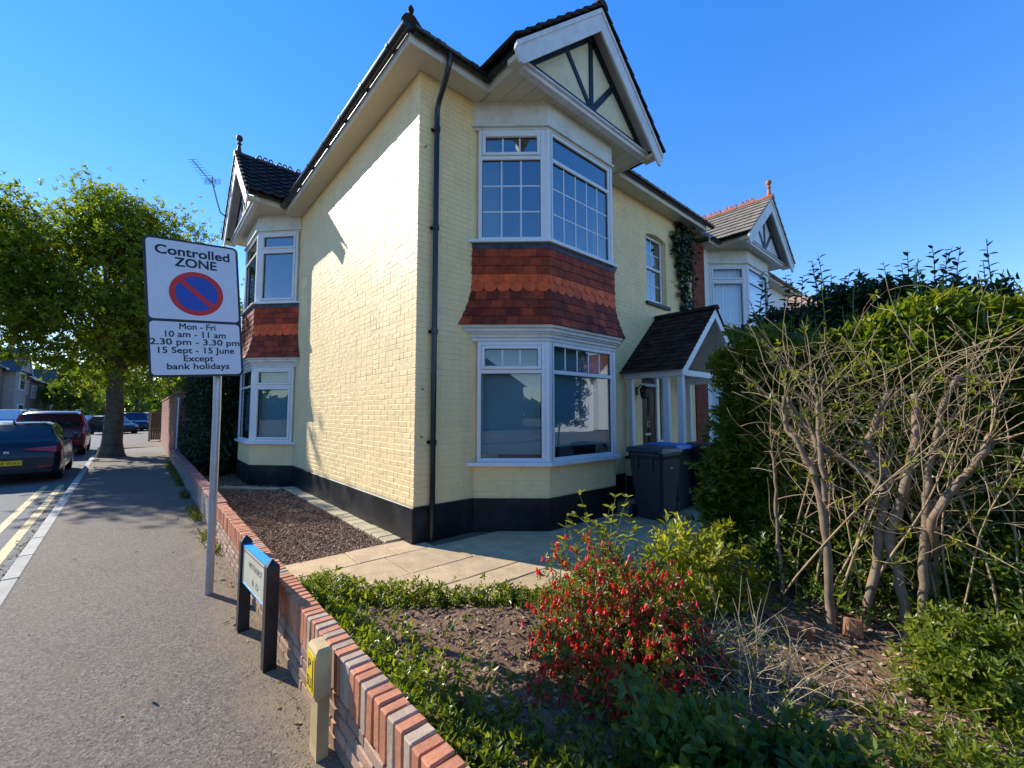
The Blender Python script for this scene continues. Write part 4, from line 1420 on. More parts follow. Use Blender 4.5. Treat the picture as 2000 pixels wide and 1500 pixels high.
# ================================================================== FAR / SIDE HOUSES
def simple_house(x0, x1, y0, y1, zw, rise, wallm, roofm, label, face, wins, chim=(), gable=None, zbase=-0.16, rz=0):
    """face: 'x+' 'y+' ... the wall that carries windows; wins: (along, z0, w, h)"""
    cx, cy = (x0 + x1) / 2, (y0 + y1) / 2
    h = thing('brick_house', label, 'house', (cx, cy, 0))
    b = MB()
    b.box(WORLD, x0, x1, y0, y1, zbase, zw)
    b.build('wall', wallm, h)
    b = MB()
    e = 0.35
    X0_, X1_, Y0_, Y1_ = x0 - e, x1 + e, y0 - e, y1 + e
    if face[0] == 'x':
        V = [(X0_, Y0_, zw), (X1_, Y0_, zw), (X1_, Y1_, zw), (X0_, Y1_, zw), (cx, Y0_ + 1.8, zw + rise), (cx, Y1_ - 1.8, zw + rise)]
        F = [(0, 1, 4), (1, 2, 5, 4), (2, 3, 5), (3, 0, 4, 5), (0, 3, 2, 1)]
    else:
        V = [(X0_, Y0_, zw), (X1_, Y0_, zw), (X1_, Y1_, zw), (X0_, Y1_, zw), (X0_ + 1.8, cy, zw + rise), (X1_ - 1.8, cy, zw + rise)]
        F = [(0, 1, 5, 4), (1, 2, 5), (2, 3, 4, 5), (3, 0, 4), (0, 3, 2, 1)]
    b.add(V, F)
    roof = b.build('roof', roofm, h)
    if face == 'x+': fr = Fr((x1, 0, 0), (0, 1, 0), (1, 0, 0))
    elif face == 'y+': fr = Fr((0, y1, 0), (1, 0, 0), (0, 1, 0))
    else: fr = Fr((0, y0, 0), (1, 0, 0), (0, -1, 0))
    one_box('fascia_board', fr, (Y0_ if face[0] == 'x' else X0_), (Y1_ if face[0] == 'x' else X1_), e - 0.03, e + 0.02, zw - 0.1, zw + 0.06, M['fascia'], roof, 0)
    for (u, z0, w_, h_) in wins:
        b = MB()
        q = 0.08
        b.box(fr, u, u + q, -0.02, 0.05, z0, z0 + h_)
        b.box(fr, u + w_ - q, u + w_, -0.02, 0.05, z0, z0 + h_)
        b.box(fr, u + q, u + w_ - q, -0.02, 0.05, z0, z0 + q)
        b.box(fr, u + q, u + w_ - q, -0.02, 0.05, z0 + h_ - q, z0 + h_)
        nm = max(1, round(w_ / 0.8))
        for k in range(1, nm): b.box(fr, u + w_ * k / nm - .035, u + w_ * k / nm + .035, -0.02, 0.045, z0 + q, z0 + h_ - q)
        wf = b.build('window', M['white'], h)
        one_box('pane', fr, u + q, u + w_ - q, 0.005, 0.015, z0 + q, z0 + h_ - q, M['far_glass'], wf, 0)
    for (u, wd, g0, dpt) in gable or ():
        b = MB()
        b.prism(fr, [(u - wd, zw), (u + wd, zw), (u, zw + wd * 0.75)], -3.0, dpt)
        b.prism(fr, [(u - wd + .3, 0), (u + wd - .3, 0), (u + wd - .3, zw), (u - wd + .3, zw)], -0.5, dpt - 0.25)
        gb_ = b.build('bay_front', g0, h)
        for s in (-1, 1):
            b = MB()
            b.prism(fr, [(u, zw + wd * .75 + .1), (u + s * (wd + .3), zw - .15), (u + s * (wd + .3), zw - .33), (u, zw + wd * .75 - .1)], dpt + .02, dpt + 0.08 + (.002 if s > 0 else 0))
            b.build('barge_board', M['fascia'], gb_)
            b = MB()
            b.prism(fr, [(u, zw + wd * .75 + .16), (u + s * (wd + .35), zw - .12), (u + s * (wd + .35), zw - .2), (u, zw + wd * .75 + .08)], -3, dpt + 0.1)
            b.build('bay_roof', roofm, gb_)
        for (a_, z0, w_, h_) in ((u - 0.9, 0.9, 1.8, 1.4), (u - 0.9, 3.7, 1.8, 1.4)):
            b = MB()
            b.box(fr, a_ - .1, a_ + w_ + .1, dpt - .26, dpt - .16, z0 - .1, z0 + h_ + .1)
            wf = b.build('window', M['white'], h)
            for k in range(3): one_box('pane', fr, a_ + w_ * k / 3 + .04, a_ + w_ * (k + 1) / 3 - .04, dpt - .165, dpt - .15, z0, z0 + h_, M['far_glass'], wf, 0)
    for (px_, py_, ht) in chim:
        b = MB()
        b.box(WORLD, px_ - .5, px_ + .5, py_ - .35, py_ + .35, zw, ht)
        b.box(WORLD, px_ - .58, px_ + .58, py_ - .43, py_ + .43, ht - .25, ht - 0.1)
        ch = b.build('chimney', M['brick_far'], roof)
        for k in (-.25, .25):
            b = MB()
            b.lathe((px_ + k, py_, ht), [(.13, 0), (.11, .25), (.13, .28), (.12, .45)], 8)
            b.build('chimney_pot', M['terracotta'], ch)
    return h
M['far_glass'] = mat('dark_far_glass', (0.02, 0.03, 0.045), 0.05, 0.1, 2, spec=0.9)
M['far_brick'] = mat('brown_brick_front', (0.2, 0.125, 0.095), 0.85, 0.2, 4)
M['far_render'] = mat('grey_render_front', (0.33, 0.29, 0.25), 0.85, 0.15, 3)
M['far_roof'] = mat('slate_blue_roof', (0.05, 0.052, 0.06), 0.6, 0.25, 5)
M['clay_roof'] = mat('pale_clay_roof', (0.36, 0.235, 0.175), 0.75, 0.3, 6, bump=0.6, bscale=12)
M['orange_roof'] = mat('orange_clay_roof', (0.3, 0.1, 0.05), 0.75, 0.3, 6)
simple_house(-17.0, -9.0, 54, 66, 5.3, 2.8, M['far_brick'], M['far_roof'], 'brown brick semi with a front gable and tall chimney far left across the road', 'x+',
             [(61.0, 0.9, 2.2, 1.4), (61.2, 3.5, 1.6, 1.3), (64.0, 3.5, 0.9, 1.3), (64.0, 0.0, 1.0, 2.1)], [(-11.6, 65.4, 8.9)], [(57.3, 2.6, M['far_render'], 0.9)])
simple_house(-17.0, -9.2, 67.5, 82, 5.2, 2.6, M['far_brick'], M['far_roof'], 'far brick house with white windows, just beyond the one with the chimney', 'x+',
             [(68.5, 3.2, 2.6, 1.4), (68.5, 0.7, 2.4, 1.4), (73, 3.2, 1.8, 1.4), (73, 0.7, 1.8, 1.4)], [], [(78.5, 2.3, M['far_render'], 0.8)])
# house beyond the neighbour, only its pale clay roof clears the hedge
rh = simple_house(19.0, 27.5, 3.6, 12.5, 5.3, 3.0, M['far_render'], M['clay_roof'], 'house behind the hedge with a pale clay tile roof', 'y-', [(20.2, 3.4, 1.6, 1.3)])
rr = [c for c in rh.children if c.name.startswith('roof')][0]
b = MB()
A, Bv = np.array((18.65, 3.25, 5.3)), np.array((27.85, 3.25, 5.3))
nrm_ = np.array((0, -3.0, 4.8)); nrm_ /= np.linalg.norm(nrm_)
up_ = np.array((0, 4.8, 3.0)); up_ /= np.linalg.norm(up_)
for r in range(16):
    for c in range(30):
        u0 = 0.1 + c * 0.3 + (0.15 if r % 2 else 0)
        v0 = r * 0.33
        if u0 < v0 * 0.32 + .1 or u0 > 9.0 - v0 * 0.32: continue
        V = []
        for h_ in (0.01, 0.035):
            for (uu, vv) in ((0, 0), (.285, 0), (.285, .36), (0, .36)):
                V.append(A + np.array((1, 0, 0)) * (u0 + uu) + up_ * (v0 + vv) + nrm_ * (h_ + (0.03 if vv == 0 else 0) + (0.02 if uu == 0 else 0)))
        b.add(V, [(0, 3, 2, 1), (4, 5, 6, 7), (0, 1, 5, 4), (1, 2, 6, 5), (2, 3, 7, 6), (3, 0, 4, 7)])
b.build('roof_tile', M['clay_roof'], rr, kind='stuff')
# houses across the front road, seen mirrored in the ground floor panes
simple_house(27, 39, -27, -17, 5.2, 3.2, M['white_brick'], M['orange_roof'], 'white gabled house across the front road, mirrored in the bay panes', 'y+',
             [(28, .9, 1.8, 1.4), (28, 3.6, 1.8, 1.4)], [(33, -22, 9.4)], [(35, 3.0, M['white_brick'], 0.9)])
simple_house(-36, -24, -27, -17, 4.6, 3.2, M['far_brick'], M['orange_roof'], 'brick house with an orange roof across the front road, mirrored in the bay panes', 'y+',
             [(-34, .9, 1.8, 1.4), (-34, 3.2, 1.8, 1.2), (-28, 3.2, 1.8, 1.2)], [(-30, -22, 8.6)])
simple_house(-21, -9.7, 20, 31, 5.2, 3.2, M['far_brick'], M['far_roof'], 'brick house across the side road, opposite the low wall', 'x+', [(21, .9, 1.8, 1.4), (21, 3.6, 1.8, 1.4), (27, .9, 1.8, 1.4), (27, 3.6, 1.8, 1.4)], [(-15, 25.5, 9.4)])
tp = thing('telegraph_pole', 'tall wooden telegraph pole mirrored in the angled bay pane', 'pole', (-17, -13, 0))
b = MB()
b.tube([(-17, -13, -.2), (-17, -13, 8.6)], [.13, .09], 8)
b.build('pole', M['bark'], tp)
one_box('crossarm', WORLD, -17.6, -16.4, -13.05, -12.95, 8.1, 8.2, M['bark'], tp, 0)

# ================================================================== LOW BRICK WALL BY THE PAVEMENT
gw = thing('garden_wall', 'low garden wall of upright red and grey bricks beside the pavement', 'wall', (0.80, 3, 0))
WF = Fr((0.752, 0, 0), (0, 1, 0), (-1, 0, 0))
WT = 0.45
b = MB()
b.box(WORLD, 0.762, 0.845, -2.5, 6.6, -0.2, WT - 0.014)
b.box(WORLD, 0.762, 0.86, 6.6, 17.3, -0.2, 0.385)
core = b.build('mortar_core', M['mortar'], gw)
def brick_me(name, hx, hy, hz, seed):
    r_ = random.Random(seed)
    V = [(v[0] + r_.uniform(-.0015, .0015), v[1] + r_.uniform(-.0015, .0015), v[2] + r_.uniform(-.0015, .0015)) for v in _CH_BUILD((hx, hy, hz), 0.006)]
    me = bpy.data.meshes.new(name)
    me.from_pydata(V, [], _CH_F)
    return me
SP = 0.0645
bank = {}
for key in ('brick_o', 'brick_g'):
    for k in range(4):
        me = brick_me('brick', 0.0525, SP / 2 - 0.004, 0.094, k)
        me.materials.append(M[key])
        bank[(key, k)] = me
y = -0.9
k = 0
while y < 6.55:
    p_g = 0.0 if y > 4.6 else (0.48 if y < 2.6 else 0.3)
    key = 'brick_g' if rng.random() < (p_g * 1.25 if k % 2 == 0 else p_g * 0.25) else 'brick_o'
    o = link('brick', bank[(key, rng.randrange(4))], None, gw)
    o.location = (0.752 + 0.0525 + rng.uniform(-.003, .003), y, WT - 0.094 + rng.uniform(-.003, .003))
    o.rotation_euler = (rng.uniform(-.012, .012), rng.uniform(-.012, .012), rng.uniform(-.02, .02))
    y += SP
    k += 1
sb = []
for k in range(4):
    me = brick_me('brick', 0.05, 0.0955, 0.0285, 10 + k)
    me.materials.append(M['brick_t'])
    sb.append(me)
for r in range(4):
    z = 0.226 - r * 0.0655
    y = -0.9 + (0.1 if r % 2 else 0)
    while y < 6.5:
        o = link('brick', sb[rng.randrange(4)], None, gw)
        o.location = (0.752 + 0.052 + rng.uniform(-.003, .003), y, z)
        o.rotation_euler = (0, rng.uniform(-.01, .01), rng.uniform(-.006, .006))
        y += 0.2
rest = MB()
for r in range(5):
    z = 0.03 + r * 0.0655
    y = 6.62 + (0.1 if r % 2 else 0)
    while y < 17.2:
        rest.cbox(WORLD, 0.752, 0.80, y + .004, y + .196, z + .004, z + .0615, 0.004)
        y += 0.2
rest.build('brick', M['brick_gf'], gw, kind='stuff')
y = 6.6
while y < 17.2:
    L = 0.44
    b = MB()
    b.cbox(WORLD, 0.735 + rng.uniform(-.004, .004), 0.885, y + .004, y + L - .004, 0.372, 0.452 + rng.uniform(-.004, .004), 0.012, 0.002)
    b.build('coping_stone', M['coping_far'], gw)
    y += L

# tall brick wall and gate further along
tw = thing('tall_brick_wall', 'tall orange brick garden wall with a drainpipe at its near end', 'wall', (0.95, 24, 0))
b = MB()
b.box(WORLD, 0.80, 1.06, 17.35, 31.0, -0.2, 2.22)
b.build('brick_core', M['mortar'], tw)
c1 = brick_cells(17.35, 30.9, 0.02, 2.2, seed=51)
brick_skin(tw, Fr((0.80, 0, 0), (0, 1, 0), (-1, 0, 0)), c1, M['brick_far'], 0.0, 0.006, 0, None, 0.003, seed=52)
c1 = brick_cells(0.80, 1.06, 0.02, 2.2, seed=53)
brick_skin(tw, Fr((0, 17.35, 0), (1, 0, 0), (0, -1, 0)), c1, M['brick_far'], 0.0, 0.006, 0, None, 0.003, seed=54)
b = MB()
y = 17.33
while y < 31:
    b.cbox(WORLD, 0.77, 1.09, y, y + 0.105, 2.222, 2.30, 0.006)
    y += 0.115
b.build('coping', M['brick_far'], tw)
b = MB()
b.tube([(0.86, 17.27, 2.1), (0.86, 17.27, 0.0)], 0.045, 8)
b.build('drainpipe', M['galv'], tw, auto=40)
gt = thing('side_gate', 'brown timber gate standing beyond the tall brick wall', 'gate', (0.6, 31.6, 0))
b = MB()
for xx in (0.28, 0.86): b.cbox(WORLD, xx, xx + 0.09, 31.5, 31.59, 0, 1.75, 0.01)
b.build('gate_post', M['timber'], gt)
M['gate'] = mat('brown_gate', (0.19, 0.09, 0.035), 0.7, 0.25, 5)
for k in range(5): one_box('board', WORLD, 0.375 + k * .097, 0.465 + k * .097, 31.52, 31.55, 0.08, 1.68, M['gate'], gt, 0.004)

# ================================================================== SIGNS
def rrect(w, h, r, n=5):
    pts = []
    for cx, cy, a0 in ((w / 2 - r, h / 2 - r, 0), (-w / 2 + r, h / 2 - r, 90), (-w / 2 + r, -h / 2 + r, 180), (w / 2 - r, -h / 2 + r, 270)):
        for k in range(n + 1):
            a_ = R(a0 + 90 * k / n)
            pts.append((cx + r * math.cos(a_), cy + r * math.sin(a_)))
    return pts

class PF:
    """a plane frame in space: x along e, y along u, thickness along n"""
    def __init__(s, c, e, u):
        s.c, s.e, s.u = np.array(c, float), np.array(e, float), np.array(u, float)
        s.n = np.cross(s.e, s.u)

    def p(s, x, y, t): return s.c + s.e * x + s.u * y + s.n * t

    def plate(s, poly, t0, t1, ox=0, oy=0):
        b = MB()
        n = len(poly)
        V = [s.p(x + ox, y + oy, t0) for x, y in poly] + [s.p(x + ox, y + oy, t1) for x, y in poly]
        b.add(V, [list(range(n))[::-1], list(range(n, 2 * n))] + [[i, (i + 1) % n, n + (i + 1) % n, n + i] for i in range(n)])
        return b

    def text(s, body, x0, x1, y0, y1, t, m, parent, bold=0.0, space=1.0):
        cu = bpy.data.curves.new('lettering', 'FONT')
        cu.body = body
        cu.size = 1.0
        cu.offset = 0.0
        cu.space_character = space
        cu.extrude = 0.0
        cu.resolution_u = 4
        tmp = bpy.data.objects.new('lettering_tmp', cu)
        COL.objects.link(tmp)
        dg = bpy.context.evaluated_depsgraph_get()
        me = bpy.data.meshes.new_from_object(tmp.evaluated_get(dg))
        bpy.data.objects.remove(tmp)
        bpy.data.curves.remove(cu)
        n = len(me.vertices)
        V = np.empty(n * 3, np.float32)
        me.vertices.foreach_get('co', V)
        V = V.reshape(-1, 3)
        mn, mx = V.min(0), V.max(0)
        sx = (x1 - x0) / (mx[0] - mn[0])
        sy = (y1 - y0) / 0.73       # cap height of the built-in face
        W = np.stack([s.p(x0 + (v[0] - mn[0]) * sx, y0 + v[1] * sy, t) for v in V])
        bpy_f = [tuple(p.vertices) for p in me.polygons]
        bpy.data.meshes.remove(me)
        b = MB()       # heavier strokes: the outline repeated a hair to each side
        sh = [(0, 0)] if not bold else [(bold * .5 * a_ * sx, bold * .5 * c_ * sy) for a_, c_ in ((0, 0), (-1, -1), (1, -1), (1, 1), (-1, 1))]
        for k, (dx, dy) in enumerate(sh): b.add(W + s.e * dx + s.u * dy + s.n * 0.00015 * k, bpy_f)
        return b.build('lettering', m, parent)

sg = thing('parking_sign', 'tilted Controlled ZONE no waiting sign on a grey steel pole beside the low wall', 'sign', (0.51, 4.66, 0))
b = MB()
b.tube([(0.512, 4.66, -0.05), (0.505, 4.66, 1.6), (0.478, 4.665, 3.1)], 0.032, 14)
b.build('pole', M['galv'], sg, auto=40)
b = MB()
b.lathe((0.478, 4.665, 3.09), [(0.035, 0), (0.035, 0.03), (0.01, 0.04)], 12)
b.build('pole_cap', M['rubber'], sg)
yw_, rl_ = 0.015, 0.080
e_ = np.array((math.cos(yw_), math.sin(yw_), 0))
u_ = np.array((0, 0, 1.0))
S_ = PF((0.304, 4.505, 2.50), e_ * math.cos(rl_) + u_ * math.sin(rl_), u_ * math.cos(rl_) - e_ * math.sin(rl_))
SW, SH = 0.66, 1.175
pl = S_.plate(rrect(SW, SH, 0.045), -0.006, 0.0).build('sign_plate', M['sign_black'], sg)
S_.plate(rrect(SW - 0.036, 0.668, 0.03), 0.0002, 0.002, 0, SH / 2 - 0.018 - 0.334).build('upper_panel', M['sign_white'], pl)
S_.plate(rrect(SW - 0.036, 0.448, 0.03), 0.0002, 0.002, 0, -SH / 2 + 0.018 + 0.224).build('lower_panel', M['sign_white'], pl)
circ = lambda r, n=40: [(r * math.cos(2 * math.pi * k / n), r * math.sin(2 * math.pi * k / n)) for k in range(n)]
cyo = SH / 2 - 0.388 * SH
S_.plate(circ(0.19), 0.0022, 0.0032, 0.012, cyo).build('red_ring', M['sign_red'], pl)
S_.plate(circ(0.150), 0.0034, 0.0042, 0.012, cyo).build('blue_disc', M['sign_blue'], pl)
a_ = R(-45)
bar = [(x * math.cos(a_) - y_ * math.sin(a_), x * math.sin(a_) + y_ * math.cos(a_)) for x, y_ in ((-0.155, -0.019), (0.155, -0.019), (0.155, 0.019), (-0.155, 0.019))]
S_.plate(bar, 0.0044, 0.0052, 0.012, cyo).build('red_bar', M['sign_red'], pl)
fx = lambda f: (f - 0.5) * SW
fy = lambda f: (0.5 - f) * SH
for body, xa, xb, yb_, cap in (('Controlled', .115, .895, .118, .066), ('ZONE', .305, .745, .196, .066)):
    S_.text(body, fx(xa), fx(xb), fy(yb_), fy(yb_ - cap), 0.0028, M['sign_black'], pl, 0.045)
for body, xa, xb, yb_, cap in (('Mon - Fri', .32, .70, .655, .045), ('10 am - 11 am', .175, .81, .712, .045), ('2.30 pm - 3.30 pm', .025, .965, .768, .045), ('15 Sept - 15 June', .10, .90, .828, .045), ('Except', .35, .66, .888, .045), ('bank holidays', .18, .835, .945, .045)):
    S_.text(body, fx(xa), fx(xb), fy(yb_), fy(yb_ - cap), 0.0028, M['sign_black'], pl, 0.035)
for yy in (-0.2, 0.25):
    b = MB()
    c_ = S_.p(0.19, yy, -0.05)
    b.cbox(WORLD, c_[0] - 0.05, c_[0] + 0.05, c_[1] - 0.03, c_[1] + 0.14, c_[2] - 0.02, c_[2] + 0.02, 0.003)
    b.build('pole_bracket', M['galv'], sg)

ns = thing('street_nameplate', 'low street nameplate with a blue top edge between two black posts by the wall', 'street sign', (0.65, 3.4, 0))
def post(cx, cy, h):
    b = MB()
    hw = 0.037
    b.add([(cx + a * hw, cy + c * hw, -0.1) for a, c in ((-1, -1), (1, -1), (1, 1), (-1, 1))] + [(cx + a * hw, cy + c * hw, h - 0.03) for a, c in ((-1, -1), (1, -1), (1, 1), (-1, 1))] + [(cx, cy, h + 0.012)],
          [(0, 1, 5, 4), (1, 2, 6, 5), (2, 3, 7, 6), (3, 0, 4, 7), (4, 5, 8), (5, 6, 8), (6, 7, 8), (7, 4, 8)])
    b.build('post', M['post_black'], ns)
post(0.626, 3.742, 0.675)
post(0.664, 3.078, 0.66)
NP0 = np.array((0.604, 3.706, 0)); NP1 = np.array((0.639, 3.114, 0))
ne = (NP1 - NP0) / np.linalg.norm(NP1 - NP0)
NPF = PF(tuple((NP0 + NP1) / 2 + np.array((0, 0, 0.495))), ne, (0, 0, 1))
Lp = float(np.linalg.norm(NP1 - NP0))
b = NPF.plate([(-Lp / 2, -.125), (Lp / 2, -.125), (Lp / 2, .125), (-Lp / 2, .125)], -0.035, 0.0)
plt = b.build('name_plate', M['plate_cream'], ns)
NPF.plate([(-Lp / 2, .1252), (Lp / 2, .1252), (Lp / 2, .132), (-Lp / 2, .132)], -0.055, 0.003).build('plate_edge', M['plate_blue'], plt)
NPF.plate([(-Lp / 2, -.132), (Lp / 2, -.132), (Lp / 2, -.1252), (-Lp / 2, -.1252)], -0.04, 0.003).build('plate_edge', M['plate_blue'], plt)
NPF.plate([(-Lp / 2 + .03, .098), (Lp / 2 - .03, .098), (Lp / 2 - .03, .104), (-Lp / 2 + .03, .104)], 0.0004, 0.001).build('border_line', M['sign_black'], plt)
M['plate_ink'] = mat('faded_plate_ink', (0.09, 0.09, 0.085), 0.5, 0.3, 9)
NPF.text('WITTHURST', -Lp / 2 + .17, Lp / 2 - .09, 0.018, 0.058, 0.001, M['plate_ink'], plt)
NPF.text('RD', -0.02, 0.13, -0.085, -0.04, 0.001, M['plate_ink'], plt, 0.0, 1.8)

hm = thing('hydrant_marker', 'short timber marker post with a yellow hydrant plate leaning by the wall', 'marker post', (0.69, 2.2, 0))
def quad_post(b, c0, c1):
    V = list(c0) + list(c1)
    b.add(V, [(0, 3, 2, 1), (4, 5, 6, 7), (0, 1, 5, 4), (1, 2, 6, 5), (2, 3, 7, 6), (3, 0, 4, 7)])
b = MB()
quad_post(b, [(0.668, 2.125, -0.1), (0.722, 2.125, -0.1), (0.722, 2.225, -0.1), (0.668, 2.225, -0.1)], [(0.668, 2.125, 0.262), (0.722, 2.125, 0.262), (0.722, 2.225, 0.262), (0.668, 2.225, 0.262)])
quad_post(b, [(0.668, 2.125, 0.262), (0.722, 2.125, 0.262), (0.722, 2.225, 0.262), (0.668, 2.225, 0.262)], [(0.650, 2.110, 0.285), (0.722, 2.110, 0.285), (0.722, 2.240, 0.285), (0.650, 2.240, 0.285)])
quad_post(b, [(0.650, 2.110, 0.285), (0.722, 2.110, 0.285), (0.722, 2.240, 0.285), (0.650, 2.240, 0.285)], [(0.650, 2.110, 0.485), (0.722, 2.110, 0.485), (0.722, 2.240, 0.485), (0.650, 2.240, 0.485)])
quad_post(b, [(0.650, 2.110, 0.485), (0.722, 2.110, 0.485), (0.722, 2.240, 0.485), (0.650, 2.240, 0.485)], [(0.662, 2.118, 0.503), (0.714, 2.118, 0.503), (0.714, 2.232, 0.503), (0.662, 2.232, 0.503)])
b.build('post', M['timber'], hm)
HP = PF((0.650, 2.175, 0.383), (0, -1, 0), (0, 0, 1))
yp = HP.plate(rrect(0.112, 0.175, 0.012), 0.0005, 0.004).build('number_plate', M['yellow_plate'], hm)
HP.plate([(-.002, -.07), (.004, -.07), (.004, .07), (-.002, .07)], 0.0045, 0.006, 0.036).build('marking', M['iron'], yp)
HP.text('P', -0.03, 0.006, 0.012, 0.062, 0.0055, M['iron'], yp, 0.0)
HP.text('SU', -0.045, 0.018, -0.065, -0.015, 0.0055, M['iron'], yp, 0.0)

# ================================================================== WHEELIE BINS
def bin_(x, y, rz, label, lidm, sticker=True):
    t_ = thing('wheelie_bin', label, 'wheelie bin', (x, y, 0), rz, 'wheelie bins by the porch')
    LOCAL.add(t_.name)
    b = MB()
    lv = [(0.0, .20, .215), (0.08, .215, .23), (0.5, .245, .25), (0.90, .275, .275), (0.96, .30, .29), (1.0, .30, .29)]
    ring = lambda hx, hy, z: [(hx, -hy + .04, z), (hx, hy - .04, z), (hx - .04, hy, z), (-hx + .04, hy, z), (-hx, hy - .04, z), (-hx, -hy + .04, z), (-hx + .04, -hy, z), (hx - .04, -hy, z)]
    V, F = [], []
    for z, hx, hy in lv: V += ring(hx + (0.02 if z > .2 else 0), hy, z)
    for i in range(len(lv) - 1):
        for j in range(8): F.append([i * 8 + j, i * 8 + (j + 1) % 8, (i + 1) * 8 + (j + 1) % 8, (i + 1) * 8 + j])
    F += [list(range(8))[::-1], [(len(lv) - 1) * 8 + j for j in range(8)]]
    b.add(V, F)
    body = b.build('body', M['black_plastic'], t_)
    for k in (-.12, 0.12):      # ribs below the rim at the back
        bb = MB()
        bb.cbox(WORLD, -0.325, -0.27, k - .02, k + .02, 0.74, 0.95, 0.008)
        bb.build('rib', M['black_plastic'], body)
    b = MB()
    V = [(-.33, -.305, 1.005), (.34, -.305, 1.005), (.34, .305, 1.005), (-.33, .305, 1.005), (-.31, -.29, 1.075), (.30, -.28, 1.045), (.30, .28, 1.045), (-.31, .29, 1.075), (-.1, -.2, 1.10), (.18, -.2, 1.085), (.18, .2, 1.085), (-.1, .2, 1.10)]
    b.add(V, [(0, 3, 2, 1), (0, 1, 5, 4), (1, 2, 6, 5), (2, 3, 7, 6), (3, 0, 4, 7), (4, 5, 9, 8), (5, 6, 10, 9), (6, 7, 11, 10), (7, 4, 8, 11), (8, 9, 10, 11)])
    b.build('lid', lidm, t_, auto=25)
    b = MB()
    b.tube([(-.33, -.22, 1.0), (-.39, -.22, 1.03), (-.39, .22, 1.03), (-.33, .22, 1.0)], 0.016, 6)
    b.build('handle', M['black_plastic'], t_)
    for s in (-1, 1):
        b = MB()
        b.lathe((-.24, s * .235 - .025, .10), [(.10, 0), (.102, .01), (.102, .04), (.10, .05)], 18, 'y')
        wh = b.build('wheel', M['rubber'], t_, auto=40)
        b = MB()
        b.lathe((-.24, s * .235 + (-.031 if s < 0 else .025), .10), [(.065, 0), (.06, .006)], 14, 'y')
        b.build('hub', M['black_plastic'], wh)
    if sticker:
        b = MB()
        b.add([(-.02, -.2545, .62), (.07, -.2545, .62), (.07, -.268, .78), (-.02, -.268, .78)], [(0, 1, 2, 3)])
        b.add([(-.02, -.251, .62), (.07, -.251, .62), (.07, -.264, .78), (-.02, -.264, .78)], [(3, 2, 1, 0)])
        b.build('sticker', M['sign_white'], body)
    return t_
bin_(6.02, 3.50, 0.03, 'black wheelie bin with a flat black lid nearest the bay window', M['black_plastic'])
bin_(6.82, 3.68, 0.0, 'dark wheelie bin with a bright blue lid in the middle of three', M['blue_plastic'])
bin_(7.45, 3.30, -0.05, 'dark wheelie bin half hidden by the hedge, farthest from the bay', M['black_plastic'])

# ================================================================== TV AERIAL
ae = thing('tv_aerial', 'grey television aerial on a bent mast above the side gable', 'aerial', (1.40, 13.2, 6.8))
b = MB()
b.tube([(1.42, 13.2, 6.82), (1.30, 13.2, 6.90), (1.25, 13.2, 7.05), (1.10, 13.2, 7.62), (1.08, 13.2, 7.80)], 0.018, 6)
b.build('mast', M['aerial'], ae)
A0, A1 = np.array((1.16, 13.2, 7.55)), np.array((0.65, 13.25, 8.12))
b = MB()
b.tube([A0, A1], 0.013, 5)
b.build('boom', M['aerial'], ae)
bd = (A1 - A0) / np.linalg.norm(A1 - A0)
side = np.array((0.75, -0.66, 0)); 
for k in range(9):
    c_ = A0 + (A1 - A0) * (0.22 + 0.78 * k / 8)
    b = MB()
    L = 0.17 - 0.006 * k
    b.tube([c_ - side * L, c_ + side * L], 0.006, 4)
    b.build('element', M['aerial'], ae)
b = MB()
for k in range(6):
    c_ = np.array((1.10, 13.2, 7.60 + 0.028 * k))
    b.tube([c_ - side * .2, c_ + side * .2], 0.005, 4)
for k in (-.2, -.07, .07, .2): b.tube([np.array((1.10, 13.2, 7.60)) + side * k, np.array((1.10, 13.2, 7.74)) + side * k], 0.005, 4)
b.build('reflector', M['aerial'], ae)

# ================================================================== CARS
def paint(name, c):
    t = NT(name)
    t.bsdf(c, 0.25, 0.3, 0.0, None, 0.35, Coat_Roughness=0.05)
    return t.m
M['car_glass'] = mat('car_glass', (0.008, 0.014, 0.016), 0.03, 0.1, 2, spec=0.9)
M['tail'] = mat('red_tail_lamp', (0.36, 0.008, 0.01), 0.15, 0.1, 5, spec=0.7)
M['chrome'] = mat('silver_trim', (0.6, 0.6, 0.62), 0.2, 0.05, 5, metal=0.9)
M['headl'] = mat('clear_head_lamp', (0.6, 0.62, 0.65), 0.12, 0.05, 5, spec=0.8)
M['tyre'] = mat('tyre', (0.012, 0.012, 0.013), 0.8, 0.2, 8)
M['alloy'] = mat('alloy_rim', (0.32, 0.33, 0.35), 0.35, 0.05, 5, metal=0.8)

